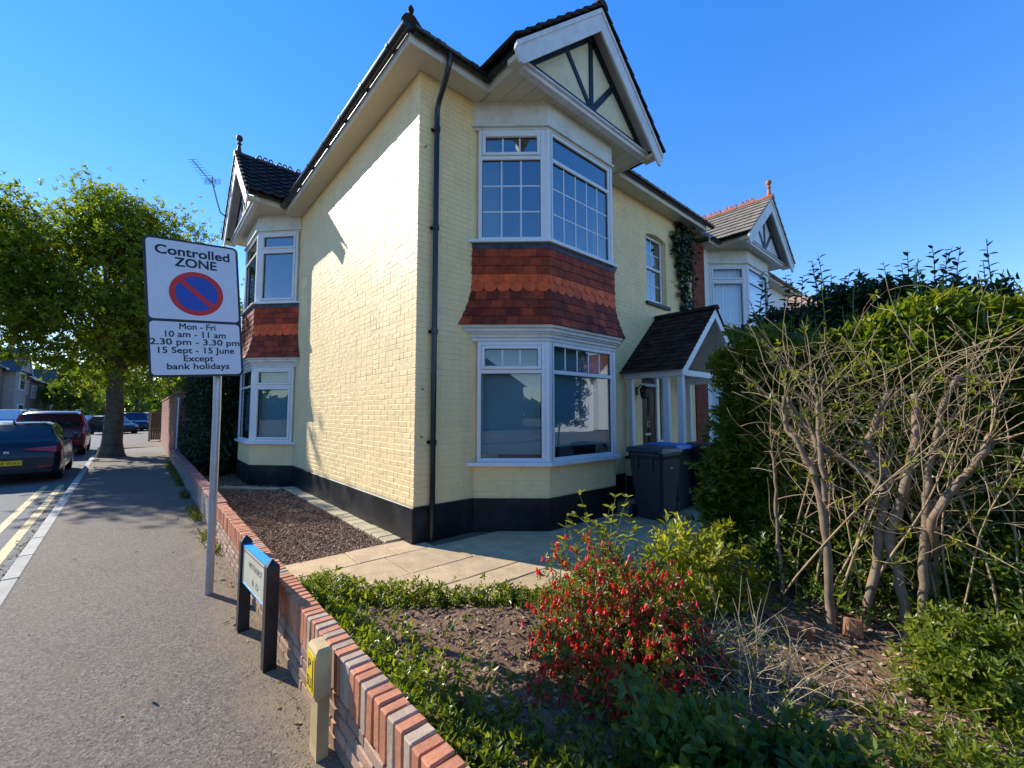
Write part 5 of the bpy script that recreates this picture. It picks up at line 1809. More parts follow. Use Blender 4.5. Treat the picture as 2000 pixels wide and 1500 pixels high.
def car(x, y, rz, label, pm, L=4.25, W=1.78, H=1.47, kind='hatch', plate=None, trim=None, rails=False, group=None):
    t_ = thing('parked_car', label, 'car', (x, y, -0.10), rz, group)
    LOCAL.add(t_.name)
    hl, hw = L / 2, W / 2
    if kind == 'hatch':
        st = [(-1.0, .86, .36, .62, .64, .80), (-.985, .93, .24, .80, .82, .86), (-.955, .97, .22, 0.93, .95, .84), (-.93, .985, .21, .965, .99, .80), (-.74, 1.0, .2, .965, H - .07, .70), (-.68, 1.0, .2, .96, H - .025, .68), (-.30, 1.0, .2, .94, H, .69), (.08, 1.0, .2, .92, H - .03, .69), (.44, .99, .2, .90, .93, .80), (.80, .96, .2, .80, .83, .74), (.95, .88, .22, .66, .70, .62), (1.0, .72, .34, .56, .58, .5)]
        rw, ws = (3, 4), (7, 8)
        side = [(4, 5), (5, 6), (6, 7)]
    else:
        k = H / 1.72
        st = [(-1.0, .90, .42, .74, .76, .84), (-.985, .95, .28, .98 * k, 1.0 * k, .88), (-.965, .98, .26, 1.10 * k, 1.13 * k, .86), (-.90, 1.0, .25, 1.09 * k, H - .09, .78), (-.84, 1.0, .25, 1.08 * k, H - .03, .76), (-.3, 1.0, .25, 1.05 * k, H, .76), (.10, 1.0, .25, 1.03 * k, H - .03, .75), (.40, .99, .25, 1.02 * k, 1.06 * k, .82), (.80, .97, .26, .96 * k, .99 * k, .78), (.95, .9, .28, .82 * k, .85 * k, .68), (1.0, .76, .4, .66 * k, .68 * k, .55)]
        rw, ws = (2, 3), (6, 7)
        side = [(3, 4), (4, 5), (5, 6)]
    def ring(s_):
        fx_, w_, zs_, zb_, zr_, rf_ = s_
        X = fx_ * hl
        w2 = w_ * hw
        r2 = rf_ * hw
        zm = zs_ + (zb_ - zs_) * .5
        pts = [(X, w2 - .10, zs_), (X, w2 - .01, zs_ + .08), (X, w2 + .012, zm), (X, w2 - .03, zb_), (X, r2 + (w2 - .03 - r2) * .06, zb_ + (zr_ - zb_) * .90), (X, r2 - .10, zr_)]
        return pts + [(p[0], -p[1], p[2]) for p in pts[::-1]]
    V, F = [], []
    n = 12
    for s_ in st: V += ring(s_)
    for i in range(len(st) - 1):
        for j in range(n): F.append([i * n + j, i * n + (j + 1) % n, (i + 1) * n + (j + 1) % n, (i + 1) * n + j])
    F += [list(range(n)), [(len(st) - 1) * n + j for j in range(n)][::-1]]
    F = [f[::-1] for f in F]
    b = MB()
    b.add(V, F)
    body = b.build('body', pm, t_, auto=38)
    P = lambda i, j: np.array(V[i * n + j])
    def panel(name, quad, m, off=0.006, inset=0.06, parent=t_):
        Q = [np.array(q) for q in quad]
        c_ = sum(Q) / len(Q)
        nn = np.cross(Q[1] - Q[0], Q[2] - Q[0])
        nn /= np.linalg.norm(nn) + 1e-9
        if np.dot(nn, c_ - np.array((0, 0, .6))) < 0: nn = -nn
        Q = [q + (c_ - q) * inset + nn * off for q in Q]
        bb = MB()
        m_ = len(Q)
        bb.add(Q + [q - nn * (off + .01) for q in Q], [list(range(m_)), list(range(m_, 2 * m_))[::-1]] + [[i, (i + 1) % m_, m_ + (i + 1) % m_, m_ + i] for i in range(m_)])
        return bb.build(name, m, parent)
    a, c = rw
    panel('rear_window', [P(a, 4) * .9 + P(a, 3) * .1, P(a, 7) * .9 + P(a, 8) * .1, P(c, 7), P(c, 4)], M['car_glass'], 0.008, 0.05)
    a, c = ws
    panel('windscreen', [P(a, 4), P(a, 7), P(c, 7), P(c, 4)], M['car_glass'], 0.008, 0.07)
    for s in (0, 1):
        for (a, c) in side:
            j0, j1 = (3, 4) if s == 0 else (8, 7)
            panel('side_window', [P(a, j0), P(c, j0), P(c, j1), P(a, j1)], M['car_glass'], 0.008, 0.10)
        sgn = 1 if s == 0 else -1
        if kind == 'hatch':
            # tail lamp wrapping the corner
            z0 = st[2][3]
            bb = MB()
            y1, y2 = sgn * hw * .30, sgn * hw * .90
            q = lambda x_, y_, z_: (x_, y_, z_)
            xr = -1.005 * hl
            V2 = [q(xr - .012, y1, .82), q(xr - .02, y2, .75), q(-.90 * hl, sgn * hw * 1.0, .80), q(-.90 * hl, sgn * hw * .985, .90), q(xr + .03, y2, .90), q(xr + .005, y1, .845)]
            V3 = [(v[0] + .12, v[1] * .97, v[2]) for v in V2]
            bb.add(V2 + V3, [list(range(6)), list(range(6, 12))[::-1]] + [[i, (i + 1) % 6, 6 + (i + 1) % 6, 6 + i] for i in range(6)])
            bb.build('tail_light', M['tail'], t_)
            one_box('reflector', WORLD, -1.005 * hl, -.96 * hl, min(sgn * hw * .58, sgn * hw * .84), max(sgn * hw * .58, sgn * hw * .84), .40, .435, M['tail'], t_, 0.004)
        else:
            bb = MB()
            pts = [(-.978 * hl, sgn * hw * .93, .86 * k), (-.96 * hl, sgn * hw * .95, 1.12 * k), (-.90 * hl, sgn * hw * .84, H - .14)]
            bb.tube(pts, [.055, .06, .04], 6)
            bb.build('tail_light', M['tail'], t_)
            one_box('reflector', WORLD, -1.003 * hl, -.95 * hl, min(sgn * hw * .6, sgn * hw * .86), max(sgn * hw * .6, sgn * hw * .86), .58, .64, M['tail'], t_, 0.004)
        one_box('headlight', WORLD, .90 * hl, .965 * hl, min(sgn * hw * .52, sgn * hw * .82), max(sgn * hw * .52, sgn * hw * .82), st[-2][3] - .06, st[-2][3] + .05, M['headl'], t_, 0.02)
        bb = MB()
        bb.cbox(WORLD, .36 * hl, .42 * hl, min(sgn * hw * 1.0, sgn * hw * 1.14), max(sgn * hw * 1.0, sgn * hw * 1.14), st[-4][3] + .08, st[-4][3] + .2, .03)
        bb.build('wing_mirror', pm, t_)
        if rails:
            bb = MB()
            bb.tube([(-.8 * hl, sgn * hw * .66, H - .03), (-.76 * hl, sgn * hw * .66, H + .045), (0.0, sgn * hw * .66, H + .05), (.06 * hl, sgn * hw * .66, H - .01)], .018, 5)
            bb.build('roof_rail', M['chrome'], t_)
        for wx in (-.60 * hl, .64 * hl):
            bb = MB()
            yy = sgn * (hw - .11)
            r_ = .315 if kind == 'hatch' else .36
            bb.lathe((wx, yy - .10, r_), [(r_ * .6, 0), (r_ * .93, 0.0), (r_, .03), (r_, .17), (r_ * .93, .20), (r_ * .6, .20)], 20, 'y')
            wh = bb.build('wheel', M['tyre'], t_, auto=40)
            bb = MB()
            yo = yy + (.095 if sgn > 0 else -.115)
            bb.lathe((wx, yo, r_), [(r_ * .66, 0), (r_ * .66, .02)], 16, 'y')
            bb.build('rim', M['alloy'], wh)
    # lower bumper, plate, badge, aerial, wiper
    one_box('rear_bumper', WORLD, -1.0 * hl - .012, -.93 * hl, -hw * .86, hw * .86, .26, .37, M['rubber'], t_, 0.02)
    pf = PF((-1.0 * hl - .016, 0, .52 if kind == 'hatch' else .62), (0, -1, 0), (0, 0, 1))
    pp = pf.plate([(-.26, -.056), (.26, -.056), (.26, .056), (-.26, .056)], -.03, .002).build('number_plate', M['yellow_plate'], t_)
    if plate: pf.text(plate, -.235, .235, -.036, .036, .0035, M['sign_black'], pp, 0.01)
    if trim:
        pb = PF((-.982 * hl - .012, 0, .76), (0, -1, 0), (0, 0, 1))
        bd_ = pb.plate(rrect(.085, .07, .012), -.01, .008).build('badge', M['chrome'], t_)
        pb.plate([(-.028, -.02), (.028, .005), (.028, .02), (-.028, -.005)], .0085, .0105).build('badge_mark', M['rubber'], bd_)
        pb.plate([(-.09, -.006), (.09, -.006), (.09, .006), (-.09, .006)], -.004, .006, 0, -.075).build('badge_strip', M['chrome'], t_)
        b = MB()
        b.cbox(WORLD, -.925 * hl, -.90 * hl, -.30, .12, .985, 1.01, .006)
        b.build('wiper', M['rubber'], t_)
        b = MB()
        b.prism(WORLD, [(-.70 * hl, H - .03), (-.62 * hl, H - .02), (-.69 * hl, H + .05)], -.012, .012)
        b.build('roof_fin', M['rubber'], t_)
    return t_
RZ = math.pi / 2 + 0.0265
car(-2.42, 17.35, RZ, 'dark navy hatchback parked at the kerb, rear end with yellow plate', paint('navy_paint', (0.004, 0.008, 0.02)), 4.25, 1.78, 1.47, plate='BG68 WAV', trim=True)
car(-2.68, 26.0, RZ, 'dark red estate with roof rails parked in front of the navy hatchback', paint('maroon_paint', (0.045, 0.006, 0.01)), 4.8, 1.90, 1.78, 'suv', None, rails=True)
dk = paint('black_paint', (0.004, 0.005, 0.008))
car(-1.75, 46.0, -math.pi / 2 + 0.45, 'black car facing the camera behind the street tree', dk, 4.2, 1.78, 1.5)
bl = paint('blue_paint', (0.006, 0.014, 0.05))
car(-0.55, 51.5, -math.pi / 2 + 0.2, 'dark blue tall car just right of the street tree trunk', bl, 4.3, 1.8, 1.75, 'suv')
car(1.0, 54.5, -math.pi / 2 + 0.2, 'dark blue tall car nearest the brown timber gate', bl, 4.3, 1.8, 1.78, 'suv')
car(-4.2, 62, -math.pi / 2, 'small blue car far down the road beyond the tree', paint('bright_blue_paint', (0.02, 0.05, 0.2)), 4.0, 1.7, 1.45)
car(-7.2, 45.5, -math.pi / 2, 'white tall vehicle parked across the road at the left edge', paint('white_paint', (0.55, 0.6, 0.66)), 4.9, 1.9, 1.95, 'suv')
# ================================================================== PLANTS
def unit(v): return v / (np.linalg.norm(v, axis=-1, keepdims=True) + 1e-9)

def leaf_arrays(P, A, N, L, W, fold=0.25, droop=0.1, shape='oval'):
    P, A, N = np.asarray(P, float), unit(np.asarray(A, float)), np.asarray(N, float)
    n = len(P)
    L = np.broadcast_to(np.asarray(L, float), (n,))[:, None]
    W = np.broadcast_to(np.asarray(W, float), (n,))[:, None]
    S = unit(np.cross(A, N))
    N2 = np.cross(S, A)
    if shape == 'rhomb':
        V = np.stack([P, P + A * L * .45 + S * W * .5 + N2 * fold * W * .5, P + A * L - N2 * droop * L, P + A * L * .45 - S * W * .5 + N2 * fold * W * .5], 1).reshape(-1, 3)
        b_ = np.arange(n)[:, None] * 4
        F = np.concatenate([b_ + np.array([0, 1, 2]), b_ + np.array([0, 2, 3])], 0)
        return V, F
    V = np.stack([P,
                  P + A * L * .28 + S * W * .44 + N2 * fold * W * .5,
                  P + A * L * .66 + S * W * .40 + N2 * (fold * W * .45 - droop * L * .4),
                  P + A * L - N2 * droop * L,
                  P + A * L * .66 - S * W * .40 + N2 * (fold * W * .45 - droop * L * .4),
                  P + A * L * .28 - S * W * .44 + N2 * fold * W * .5], 1).reshape(-1, 3)
    b_ = np.arange(n)[:, None] * 6
    F = np.concatenate([b_ + np.array([0, 1, 2, 3]), b_ + np.array([0, 3, 4, 5])], 0)
    return V, F

def leaves(name, P, A, N, L, W, m, parent=None, kind=None, fold=0.25, droop=0.1, shape='oval'):
    V, F = leaf_arrays(P, A, N, L, W, fold, droop, shape)
    return link(name, np_mesh(name, V, F, smooth=False), m, parent, kind)

def rand_dirs(n, r=nrng): return unit(r.standard_normal((n, 3)))

def shoots(P, D, k, L, spread=0.9, r=nrng, gap=0.0):
    """k leaves in a whorl around each shoot tip P with direction D: returns bases, axes, normals, lengths"""
    n = len(P)
    D = unit(D)
    ref = np.where(np.abs(D[:, 2:3]) < 0.9, np.array([[0, 0, 1.0]]), np.array([[1.0, 0, 0]]))
    E1 = unit(np.cross(D, ref))
    E2 = np.cross(D, E1)
    ph = r.uniform(0, 6.28, (n, 1)) + np.arange(k)[None] * 2.4
    t_ = np.linspace(0, 1, k)[None] + r.uniform(-.1, .1, (n, k))
    rad = E1[:, None] * np.cos(ph)[..., None] + E2[:, None] * np.sin(ph)[..., None]
    sp = (spread * (1.25 - t_ * 0.7))[..., None]
    A = unit(D[:, None] + rad * sp * 1.3 + r.standard_normal((n, k, 3)) * 0.18)
    B = P[:, None] - D[:, None] * ((1 - t_) * gap)[..., None]
    Nn = unit(D[:, None] * 1.0 - rad * 0.6 + r.standard_normal((n, k, 3)) * 0.2)
    LL = L * (1.0 - 0.35 * t_) * r.uniform(0.75, 1.2, (n, k))
    return B.reshape(-1, 3), A.reshape(-1, 3), Nn.reshape(-1, 3), LL.reshape(-1)

def smooth_noise(P, f, seed=0):
    r = np.random.default_rng(seed)
    out = np.zeros(len(P))
    for k in range(7):
        d_ = r.standard_normal(3)
        d_ /= np.linalg.norm(d_)
        out += np.sin(P @ d_ * f * r.uniform(.6, 1.6) + r.uniform(0, 6.28))
    return out / 7 * 1.9

def wander(p0, d0, L, n, curl, r, up=0.0):
    pts = [np.array(p0, float)]
    d_ = np.array(d0, float)
    d_ /= np.linalg.norm(d_)
    c_ = r.standard_normal(3) * curl
    for i in range(n):
        c_ = c_ * 0.7 + r.standard_normal(3) * curl
        d_ = d_ + c_ / n * 3 + np.array((0, 0, up / n))
        d_ /= np.linalg.norm(d_)
        pts.append(pts[-1] + d_ * L / n)
    return np.array(pts)

# ------------------------------------------------------------------ street tree
def tree(name, label, base, trunk_h, r0, crown_c, crown_r, nclump, nleaf, leafL, lm, seed, limb=9, trunk_rad=None, shape_fn=None, group=None):
    r = np.random.default_rng(seed)
    t_ = thing(name, label, 'tree', base, group=group)
    base = np.array(base, float)
    cc, cr = np.array(crown_c, float), np.array(crown_r, float)
    b = MB()
    top = np.array((cc[0] * .55 + base[0] * .45, cc[1] * .55 + base[1] * .45, cc[2] + cr[2] * .25))
    pts = [base + np.array((0, 0, -.1)), base + np.array((0, 0, .12)), base + np.array((.01, 0, .5)), base + np.array((.03, 0, 1.4)), base + np.array((0.0, 0, trunk_h))]
    for k in (.35, .7, 1): pts.append(pts[4] * (1 - k) + top * k + np.array((math.sin(k * 5) * .12, math.cos(k * 4) * .12 - .12, 0)))
    b.tube(pts, [r0 * 1.75, r0 * 1.4, r0 * 1.08, r0 * .95, r0 * .84, r0 * .6, r0 * .35, r0 * .1], 14)
    trunk = b.build('trunk', M['bark'], t_, auto=60)
    # crown clumps: on lobes of an uneven ellipsoid
    D = rand_dirs(nclump, r)
    D[:, 2] = np.where(D[:, 2] < -0.75, -D[:, 2], D[:, 2])
    rad = r.uniform(0.25, 1.0, nclump) ** 0.45
    lob = 1 + 0.20 * smooth_noise(D * 2.2, 1.7, seed + 1)
    C = cc + D * cr * (rad * lob)[:, None]
    if shape_fn is not None: C = C[shape_fn(C)]
    n = len(C)
    # limbs and branches
    lb = MB()
    idx = r.permutation(n)[:limb * 4]
    starts = np.array(pts[4:8])
    for i, k in enumerate(idx):
        tg = C[k]
        s_ = starts[0] + (starts[2] - starts[0]) * (i % limb) / limb * r.uniform(.4, 1.0)
        m1 = s_ * .55 + tg * .45 + np.array((0, 0, .35)) + r.standard_normal(3) * .2
        q = [s_, s_ * .75 + m1 * .25 + np.array((0, 0, .15)), m1, m1 * .4 + tg * .6 + r.standard_normal(3) * .15, tg]
        w_ = r0 * (.36 if i < limb else .17)
        lb.tube(q, [w_, w_ * .8, w_ * .55, w_ * .3, w_ * .1], 6)
        for _ in range(3):
            e = m1 + (tg - m1) * r.uniform(.1, .9)
            f = C[r.integers(n)]
            f = e + (f - e) / (np.linalg.norm(f - e) + 1e-6) * r.uniform(.5, 1.3)
            lb.tube([e, (e + f) / 2 + r.standard_normal(3) * .1, f], [w_ * .25, w_ * .15, w_ * .05], 4)
    lb.build('limbs', M['bark'], trunk, kind='stuff', auto=60)
    # leaves in shoots round each clump centre
    k = max(1, nleaf // n // 6)
    cs = (0.11 * float(np.mean(cr)) + 0.08) * (0.82 if nclump > 300 else 1.0)
    Pt = (C[:, None] + r.standard_normal((n, k, 3)) * np.array((1, 1, .7)) * cs).reshape(-1, 3)
    Dr = unit((Pt - cc) / cr * .8 + r.standard_normal(Pt.shape) * .6 + np.array((0, 0, .35)))
    B, A, N, L = shoots(Pt, Dr, 6, leafL, 1.0, r, leafL * .8)
    leaves('crown', B, A, N, L, L * .5, lm, t_, None, .2, .12, 'rhomb')
    return t_

def tree_cut(C):      # crown shaped to keep its shade off the side wall; underside steps down rightward
    k = (2.6 - C[:, 0]) / 0.385
    zw_ = C[:, 2] - k * math.tan(SUN_EL)          # height at which its shade would meet the side wall
    lit = (C[:, 1] - k * 0.923 < 10.1) & (zw_ > -1.0)
    return (C[:, 2] > 2.1 + 0.4 * np.sin(C[:, 1] * 2) + 1.5 * np.maximum(0, -2.0 - C[:, 0])) & ~lit
tree('street_tree', 'big leafy street tree with a thick trunk at the pavement edge', (-0.82, 21.4, 0), 2.6, 0.28, (-1.55, 22.2, 5.9), (4.3, 3.2, 4.15), 480, 104000, 0.165, M['tree_leaf'], 5, 12, shape_fn=tree_cut)
# trees far down the street, each with its own crown
for i, (x, y, h, rr_, lab) in enumerate([
        (-6.6, 72, 5.5, 2.8, 'round dark tree far behind the parked dark red estate'),
        (-3.5, 80, 8, 4.5, 'broad dark tree closing the far end of the road'),
        (-0.6, 66, 8.5, 3.2, 'tall dark tree seen right behind the street tree trunk'),
        (4.2, 64, 7.5, 3.6, 'tall green tree behind the two dark blue cars'),
        (2.9, 42, 5.4, 2.0, 'lime green small tree hanging over the tall brick wall'),
        (7.5, 50, 8.5, 3.8, 'dark tree beyond the tall brick wall, behind the lime green one')]):
    tree('far_tree', lab, (x, y, -.1), h * .3, .22, (x, y, h * .62), (rr_, rr_, h * .42), 150, 9000, 0.30 if i != 3 else .2, M['tree_leaf'] if i == 3 else M['hedge_leaf'], 60 + i, 5, group='trees down the street')

# trees whose reflections show in the ground floor panes
for i, (x, y, h, rr_, lab) in enumerate([(-27, -12, 6.5, 2.6, 'small round tree mirrored in the angled bay pane')]):
    tree('garden_tree', lab, (x, y, -.1), h * .3, .2, (x, y, h * .62), (rr_, rr_, h * .42), 120, 6000, 0.28, M['hedge_leaf'], 80 + i, 5)
# a distant belt of trees closes the horizon all round
fr_ = np.random.default_rng(99)
n = 42000
an = fr_.uniform(0, 2 * math.pi, n)
rad = fr_.uniform(118, 150, n)
hgt = 9.0 + 2.2 * np.sin(an * 9) + 1.6 * np.sin(an * 23 + 1) + 1.2 * np.sin(an * 51)
P = np.stack([np.cos(an) * rad, np.sin(an) * rad, fr_.uniform(0, 1, n) ** 1.15 * hgt], 1)
fw = leaves('far_woodland', P, rand_dirs(n, fr_), rand_dirs(n, fr_), 2.4, 1.6, M['hedge_leaf'], None, 'stuff', shape='rhomb')
tag(fw, 'distant belt of trees along the horizon', 'woodland')

# ------------------------------------------------------------------ dark evergreen shrub behind the low wall
def block_shrub(name, label, x0, x1, y0, y1, h, nsh, k, leafL, lm, seed, wr=.42, cat='shrub', open_=0.0):
    r = np.random.default_rng(seed)
    t_ = thing(name, label, cat, ((x0 + x1) / 2, (y0 + y1) / 2, 0))
    c = np.array(((x0 + x1) / 2, (y0 + y1) / 2, h * .5))
    s = np.array(((x1 - x0) / 2, (y1 - y0) / 2, h * .5))
    D = r.uniform(-1, 1, (nsh, 3))
    mx = np.abs(D).max(1, keepdims=True)
    D = D / mx * (r.uniform(.3, 1, (nsh, 1)) ** .35)
    P = c + D * s * (1 + .13 * smooth_noise(D * 3, 2.2, seed))[:, None]
    P[:, 2] = np.maximum(P[:, 2], .03)
    Dr = unit(D * .7 + np.array((0, 0, .5)) + r.standard_normal(P.shape) * .5)
    B, A, N, L = shoots(P, Dr, k, leafL, .9, r, leafL)
    leaves('foliage', B, A, N, L, L * wr, lm, t_)
    b = MB()
    for _ in range(8):
        p = np.array((r.uniform(x0 + .2 * (x1 - x0), x1 - .2 * (x1 - x0)), r.uniform(y0 + .1 * (y1 - y0), y1 - .1 * (y1 - y0)), -.05))
        b.tube(wander(p, (0, 0, 1), h * .8, 5, .12, r), np.linspace(.03, .008, 6), 5)
    b.build('stems', M['dark_stem'], t_, kind='stuff')
    return t_
block_shrub('evergreen_shrub', 'tall dark evergreen shrub behind the low wall, before the tall brick wall', 0.98, 2.4, 13.0, 17.2, 3.1, 4200, 6, .16, M['dark_leaf'], 71)

# ------------------------------------------------------------------ the big hedge on the right
hr = np.random.default_rng(91)
hedge = thing('garden_hedge', 'tall evergreen hedge along the right side of the front garden', 'hedge', (5.4, 0, 0))
HXF, HXB = 4.72, 6.0
def hxf(y): return HXF - 0.50 * np.clip((1.75 - y) / 0.9, 0, 1)
def hedge_top(y): return 2.20 + 0.16 * np.clip(y - .5, 0, 1) + 0.10 * np.sin(y * 2.3 + 1) + 0.07 * np.sin(y * 5.1) - 0.10 * np.clip(y - 1.0, 0, 2)
n = 11500
y_ = hr.uniform(-2.6, 1.98, n)
zf = hr.uniform(0.05, 1.0, n) ** .85
dep = hr.exponential(.16, n)
P1 = np.stack([hxf(y_) + dep + .10 * np.sin(y_ * 3 + zf * 4), y_, zf * hedge_top(y_)], 1)
low = (P1[:, 2] > .35) & (P1[:, 2] < 1.75)
thin = smooth_noise(P1, 3.2, 5)
keep = ~(low & (thin > -0.1) & (hr.random(n) < .72))
P1 = P1[keep]
P1[:, 0] += np.where(P1[:, 2] < 1.9, .12, 0)
D1 = unit(np.array((-.75, -.15, .45)) + hr.standard_normal(P1.shape) * .5)
n = 5200
y_ = hr.uniform(-2.6, 2.05, n)
P2 = np.stack([hxf(y_) - .05 + hr.random(n) * (HXB - hxf(y_)), y_, hedge_top(y_) + .05 - hr.exponential(.10, n)], 1)
P2[:, 2] += .08 * smooth_noise(P2, 4, 8)
D2 = unit(np.array((-.25, 0, 1.0)) + hr.standard_normal(P2.shape) * .42)
n = 3600
P3 = np.stack([hr.uniform(HXF, HXB, n), 1.92 + .16 * hr.standard_normal(n) * .8 - hr.exponential(.12, n) , hr.uniform(.1, 1, n) * 2.5], 1)
P3[:, 1] += .20 * np.sin(P3[:, 2] * 2.1)
D3 = unit(np.array((-.3, .8, .35)) + hr.standard_normal(P3.shape) * .5)
n = 3200
P4 = np.stack([hr.uniform(HXF + .3, HXB, n), hr.uniform(-2.6, 1.95, n), hr.uniform(.1, 1, n) * 2.2], 1)
D4 = rand_dirs(n, hr)
PP, DD = np.concatenate([P1, P3, P4]), np.concatenate([D1, D3, D4])
B, A, N, L = shoots(PP, DD, 7, .105, .95, hr, .08)
leaves('foliage', B, A, N, L, L * .36, M['hedge_leaf'], hedge)
B, A, N, L = shoots(P2, D2, 7, .10, .95, hr, .07)
leaves('new_growth', B, A, N, L, L * .34, M['hedge_top'], hedge)
hb = MB()      # ragged young shoots standing out of the clipped top and face
hacc = []
def sprig(b, P, tall, r, leafL, acc):
    q = wander(P, (r.uniform(-.12, .12), r.uniform(-.12, .12), 1), tall, 9, .06, r, .2)
    b.tube(q, np.linspace(.008, .0025, len(q)), 5)
    m_ = int(tall / .042)
    for k in range(m_):
        t_ = .12 + .88 * k / m_
        i = min(len(q) - 2, int(t_ * (len(q) - 1)))
        p = q[i] + (q[i + 1] - q[i]) * (t_ * (len(q) - 1) - i)
        a_ = k * 2.4 + r.uniform(-.4, .4)
        ax = np.array((math.cos(a_), math.sin(a_), r.uniform(.35, .9)))
        acc.append((p, ax, np.array((-.2 * math.cos(a_), -.2 * math.sin(a_), 1.0)), leafL * r.uniform(.65, 1.15) * (1 - .45 * t_ ** 3)))
for _ in range(150):
    yy_ = hr.uniform(-2.2, 2.05)
    sprig(hb, np.array((hxf(yy_) + hr.uniform(-.05, 1.0), yy_, hedge_top(yy_) - .12)), hr.uniform(.2, .52) * (1.3 if hr.random() < .2 else 1), hr, .085, hacc)
hb.build('shoot_stem', M['green_stem'], hedge, kind='stuff')
Q = [np.array([a[i] for a in hacc]) for i in range(4)]
leaves('shoot_leaf', Q[0], Q[1], Q[2], Q[3], Q[3] * .36, M['hedge_top'], hedge, droop=.2)
b = MB()
for _ in range(46):
    p = np.array((hr.uniform(5.0, 5.7), hr.uniform(-2.4, 1.6), 0.0))
    q = wander(p, (hr.uniform(-.2, .1), hr.uniform(-.25, .25), 1), hr.uniform(1.6, 2.5), 7, .16, hr)
    if q[:, 1].max() > 1.85 or q[:, 2].max() > 2.25: continue
    b.tube(q, np.linspace(.022, .006, 8), 5)
b.build('hedge_stem', M['dark_stem'], hedge, kind='stuff')

# taller shrub behind, with long upright sprigs against the sky
sr = np.random.default_rng(17)
bs = thing('sprig_shrub', 'taller dark shrub behind the hedge with upright leafy sprigs against the sky', 'shrub', (7.0, 1.0, 0))
b = MB()
acc = []
for k in range(60):
    y0 = sr.uniform(.1, 2.2)
    top = 3.45 - .18 * abs(y0 - 1.15) + sr.uniform(-.55, .35)
    sprig(b, np.array((sr.uniform(6.5, 7.2), y0, top - sr.uniform(.7, 1.1))), sr.uniform(.7, 1.1), sr, .135, acc)
b.build('sprig_stem', M['dark_stem'], bs, kind='stuff')
n = 3600
P = np.stack([sr.uniform(6.3, 7.4, n), sr.uniform(-.2, 2.3, n), sr.uniform(.3, 1, n) ** .6 * 3.15], 1)
P[:, 2] -= .25 * np.abs(P[:, 1] - 1.05) - .1
B, A, N, L = shoots(P, unit(np.array((-.3, 0, .9)) + sr.standard_normal(P.shape) * .5), 6, .11, .9, sr, .1)
Q = [np.array([a[i] for a in acc]) for i in range(4)]
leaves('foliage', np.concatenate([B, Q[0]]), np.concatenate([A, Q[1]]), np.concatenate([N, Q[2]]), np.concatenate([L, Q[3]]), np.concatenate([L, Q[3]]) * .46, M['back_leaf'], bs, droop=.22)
b = MB()
for k in range(8):
    p = np.array((6.9 + sr.uniform(-.3, .3), sr.uniform(0, 2), 0))
    b.tube(wander(p, (0, 0, 1), 2.6, 6, .1, sr), np.linspace(.03, .01, 7), 5)
b.build('stems', M['dark_stem'], bs, kind='stuff')
# a lone sprig clump further right
bs2 = thing('sprig_shrub', 'single leafy sprig rising over the hedge at the right edge', 'shrub', (6.0, -.2, 0))
b = MB()
acc = []
for k in range(3): sprig(b, np.array((5.9 + .1 * k, -.10 + .05 * k, 2.3)), .95 - .2 * k, sr, .12, acc)
b.tube([(5.95, -.2, 0), (5.9, -.2, 1.2), (5.9, -.22, 2.35)], [.02, .015, .009], 5)
b.build('sprig_stem', M['dark_stem'], bs2)
Q = [np.array([a[i] for a in acc]) for i in range(4)]
leaves('foliage', Q[0], Q[1], Q[2], Q[3], Q[3] * .36, M['back_leaf'], bs2, droop=.25)

# ------------------------------------------------------------------ hard-pruned shrubs with bare trunks in front of the hedge
KC = 0.905
CAMV = np.array((0, 0, 1.6))
def tk(pts):
    q = [CAMV + KC * (np.array(p) - CAMV) for p in pts]
    if q[0][2] < .6: q = [q[0] + np.array((0, 0, -.35))] + q       # well into the soil
    return q
trunks_right = [
    ([(4.28, .497, .104), (4.28, .515, .373), (4.28, .557, .623), (4.28, .507, .841), (4.28, .427, 1.171), (4.28, .373, 1.437), (4.28, .364, 1.738)], .034, .026),
    ([(4.28, .40, .156), (4.28, .377, .52), (4.28, .351, .887), (4.28, .328, 1.145), (4.28, .267, 1.441), (4.28, .223, 1.66), (4.28, .14, 1.856)], .030, .014),
    ([(4.42, .361, .127), (4.42, .338, .425), (4.42, .334, .794), (4.42, .321, .945)], .026, .019),
    ([(4.36, .322, .60), (4.2, .312, .835), (4.2, .206, 1.069), (4.2, .12, 1.21), (4.2, .034, 1.376), (4.2, .014, 1.454)], .025, .020)]
trunks_left = [
    ([(4.28, .73, -.016), (4.28, .642, .451), (4.28, .583, .885), (4.28, .553, 1.031), (4.28, .524, 1.096), (4.28, .585, 1.182), (4.28, .649, 1.307), (4.28, .635, 1.399), (4.28, .574, 1.598), (4.28, .52, 1.743)], .029, .024),
    ([(4.2, .561, 1.024), (4.2, .717, 1.176), (4.2, .875, 1.268), (4.2, .951, 1.333)], .019, .014),
    ([(4.1, .908, .073), (4.1, .91, .579), (4.1, .964, 1.063), (4.1, 1.027, 1.221), (4.1, 1.093, 1.385), (4.1, 1.149, 1.469), (4.1, 1.165, 1.729)], .030, .015),
    ([(4.13, .91, .70), (4.15, .966, 1.376), (4.15, 1.039, 1.5), (4.15, 1.142, 1.716)], .019, .015),
    ([(4.1, .91, .9), (4.1, .91, 1.1), (4.1, .927, 1.38), (4.1, .921, 1.677)], .020, .017),
    ([(4.3, 1.284, .047), (4.3, 1.316, .537), (4.3, 1.311, .988), (4.3, 1.33, 1.26)], .016, .011)]
tr_ = np.random.default_rng(33)
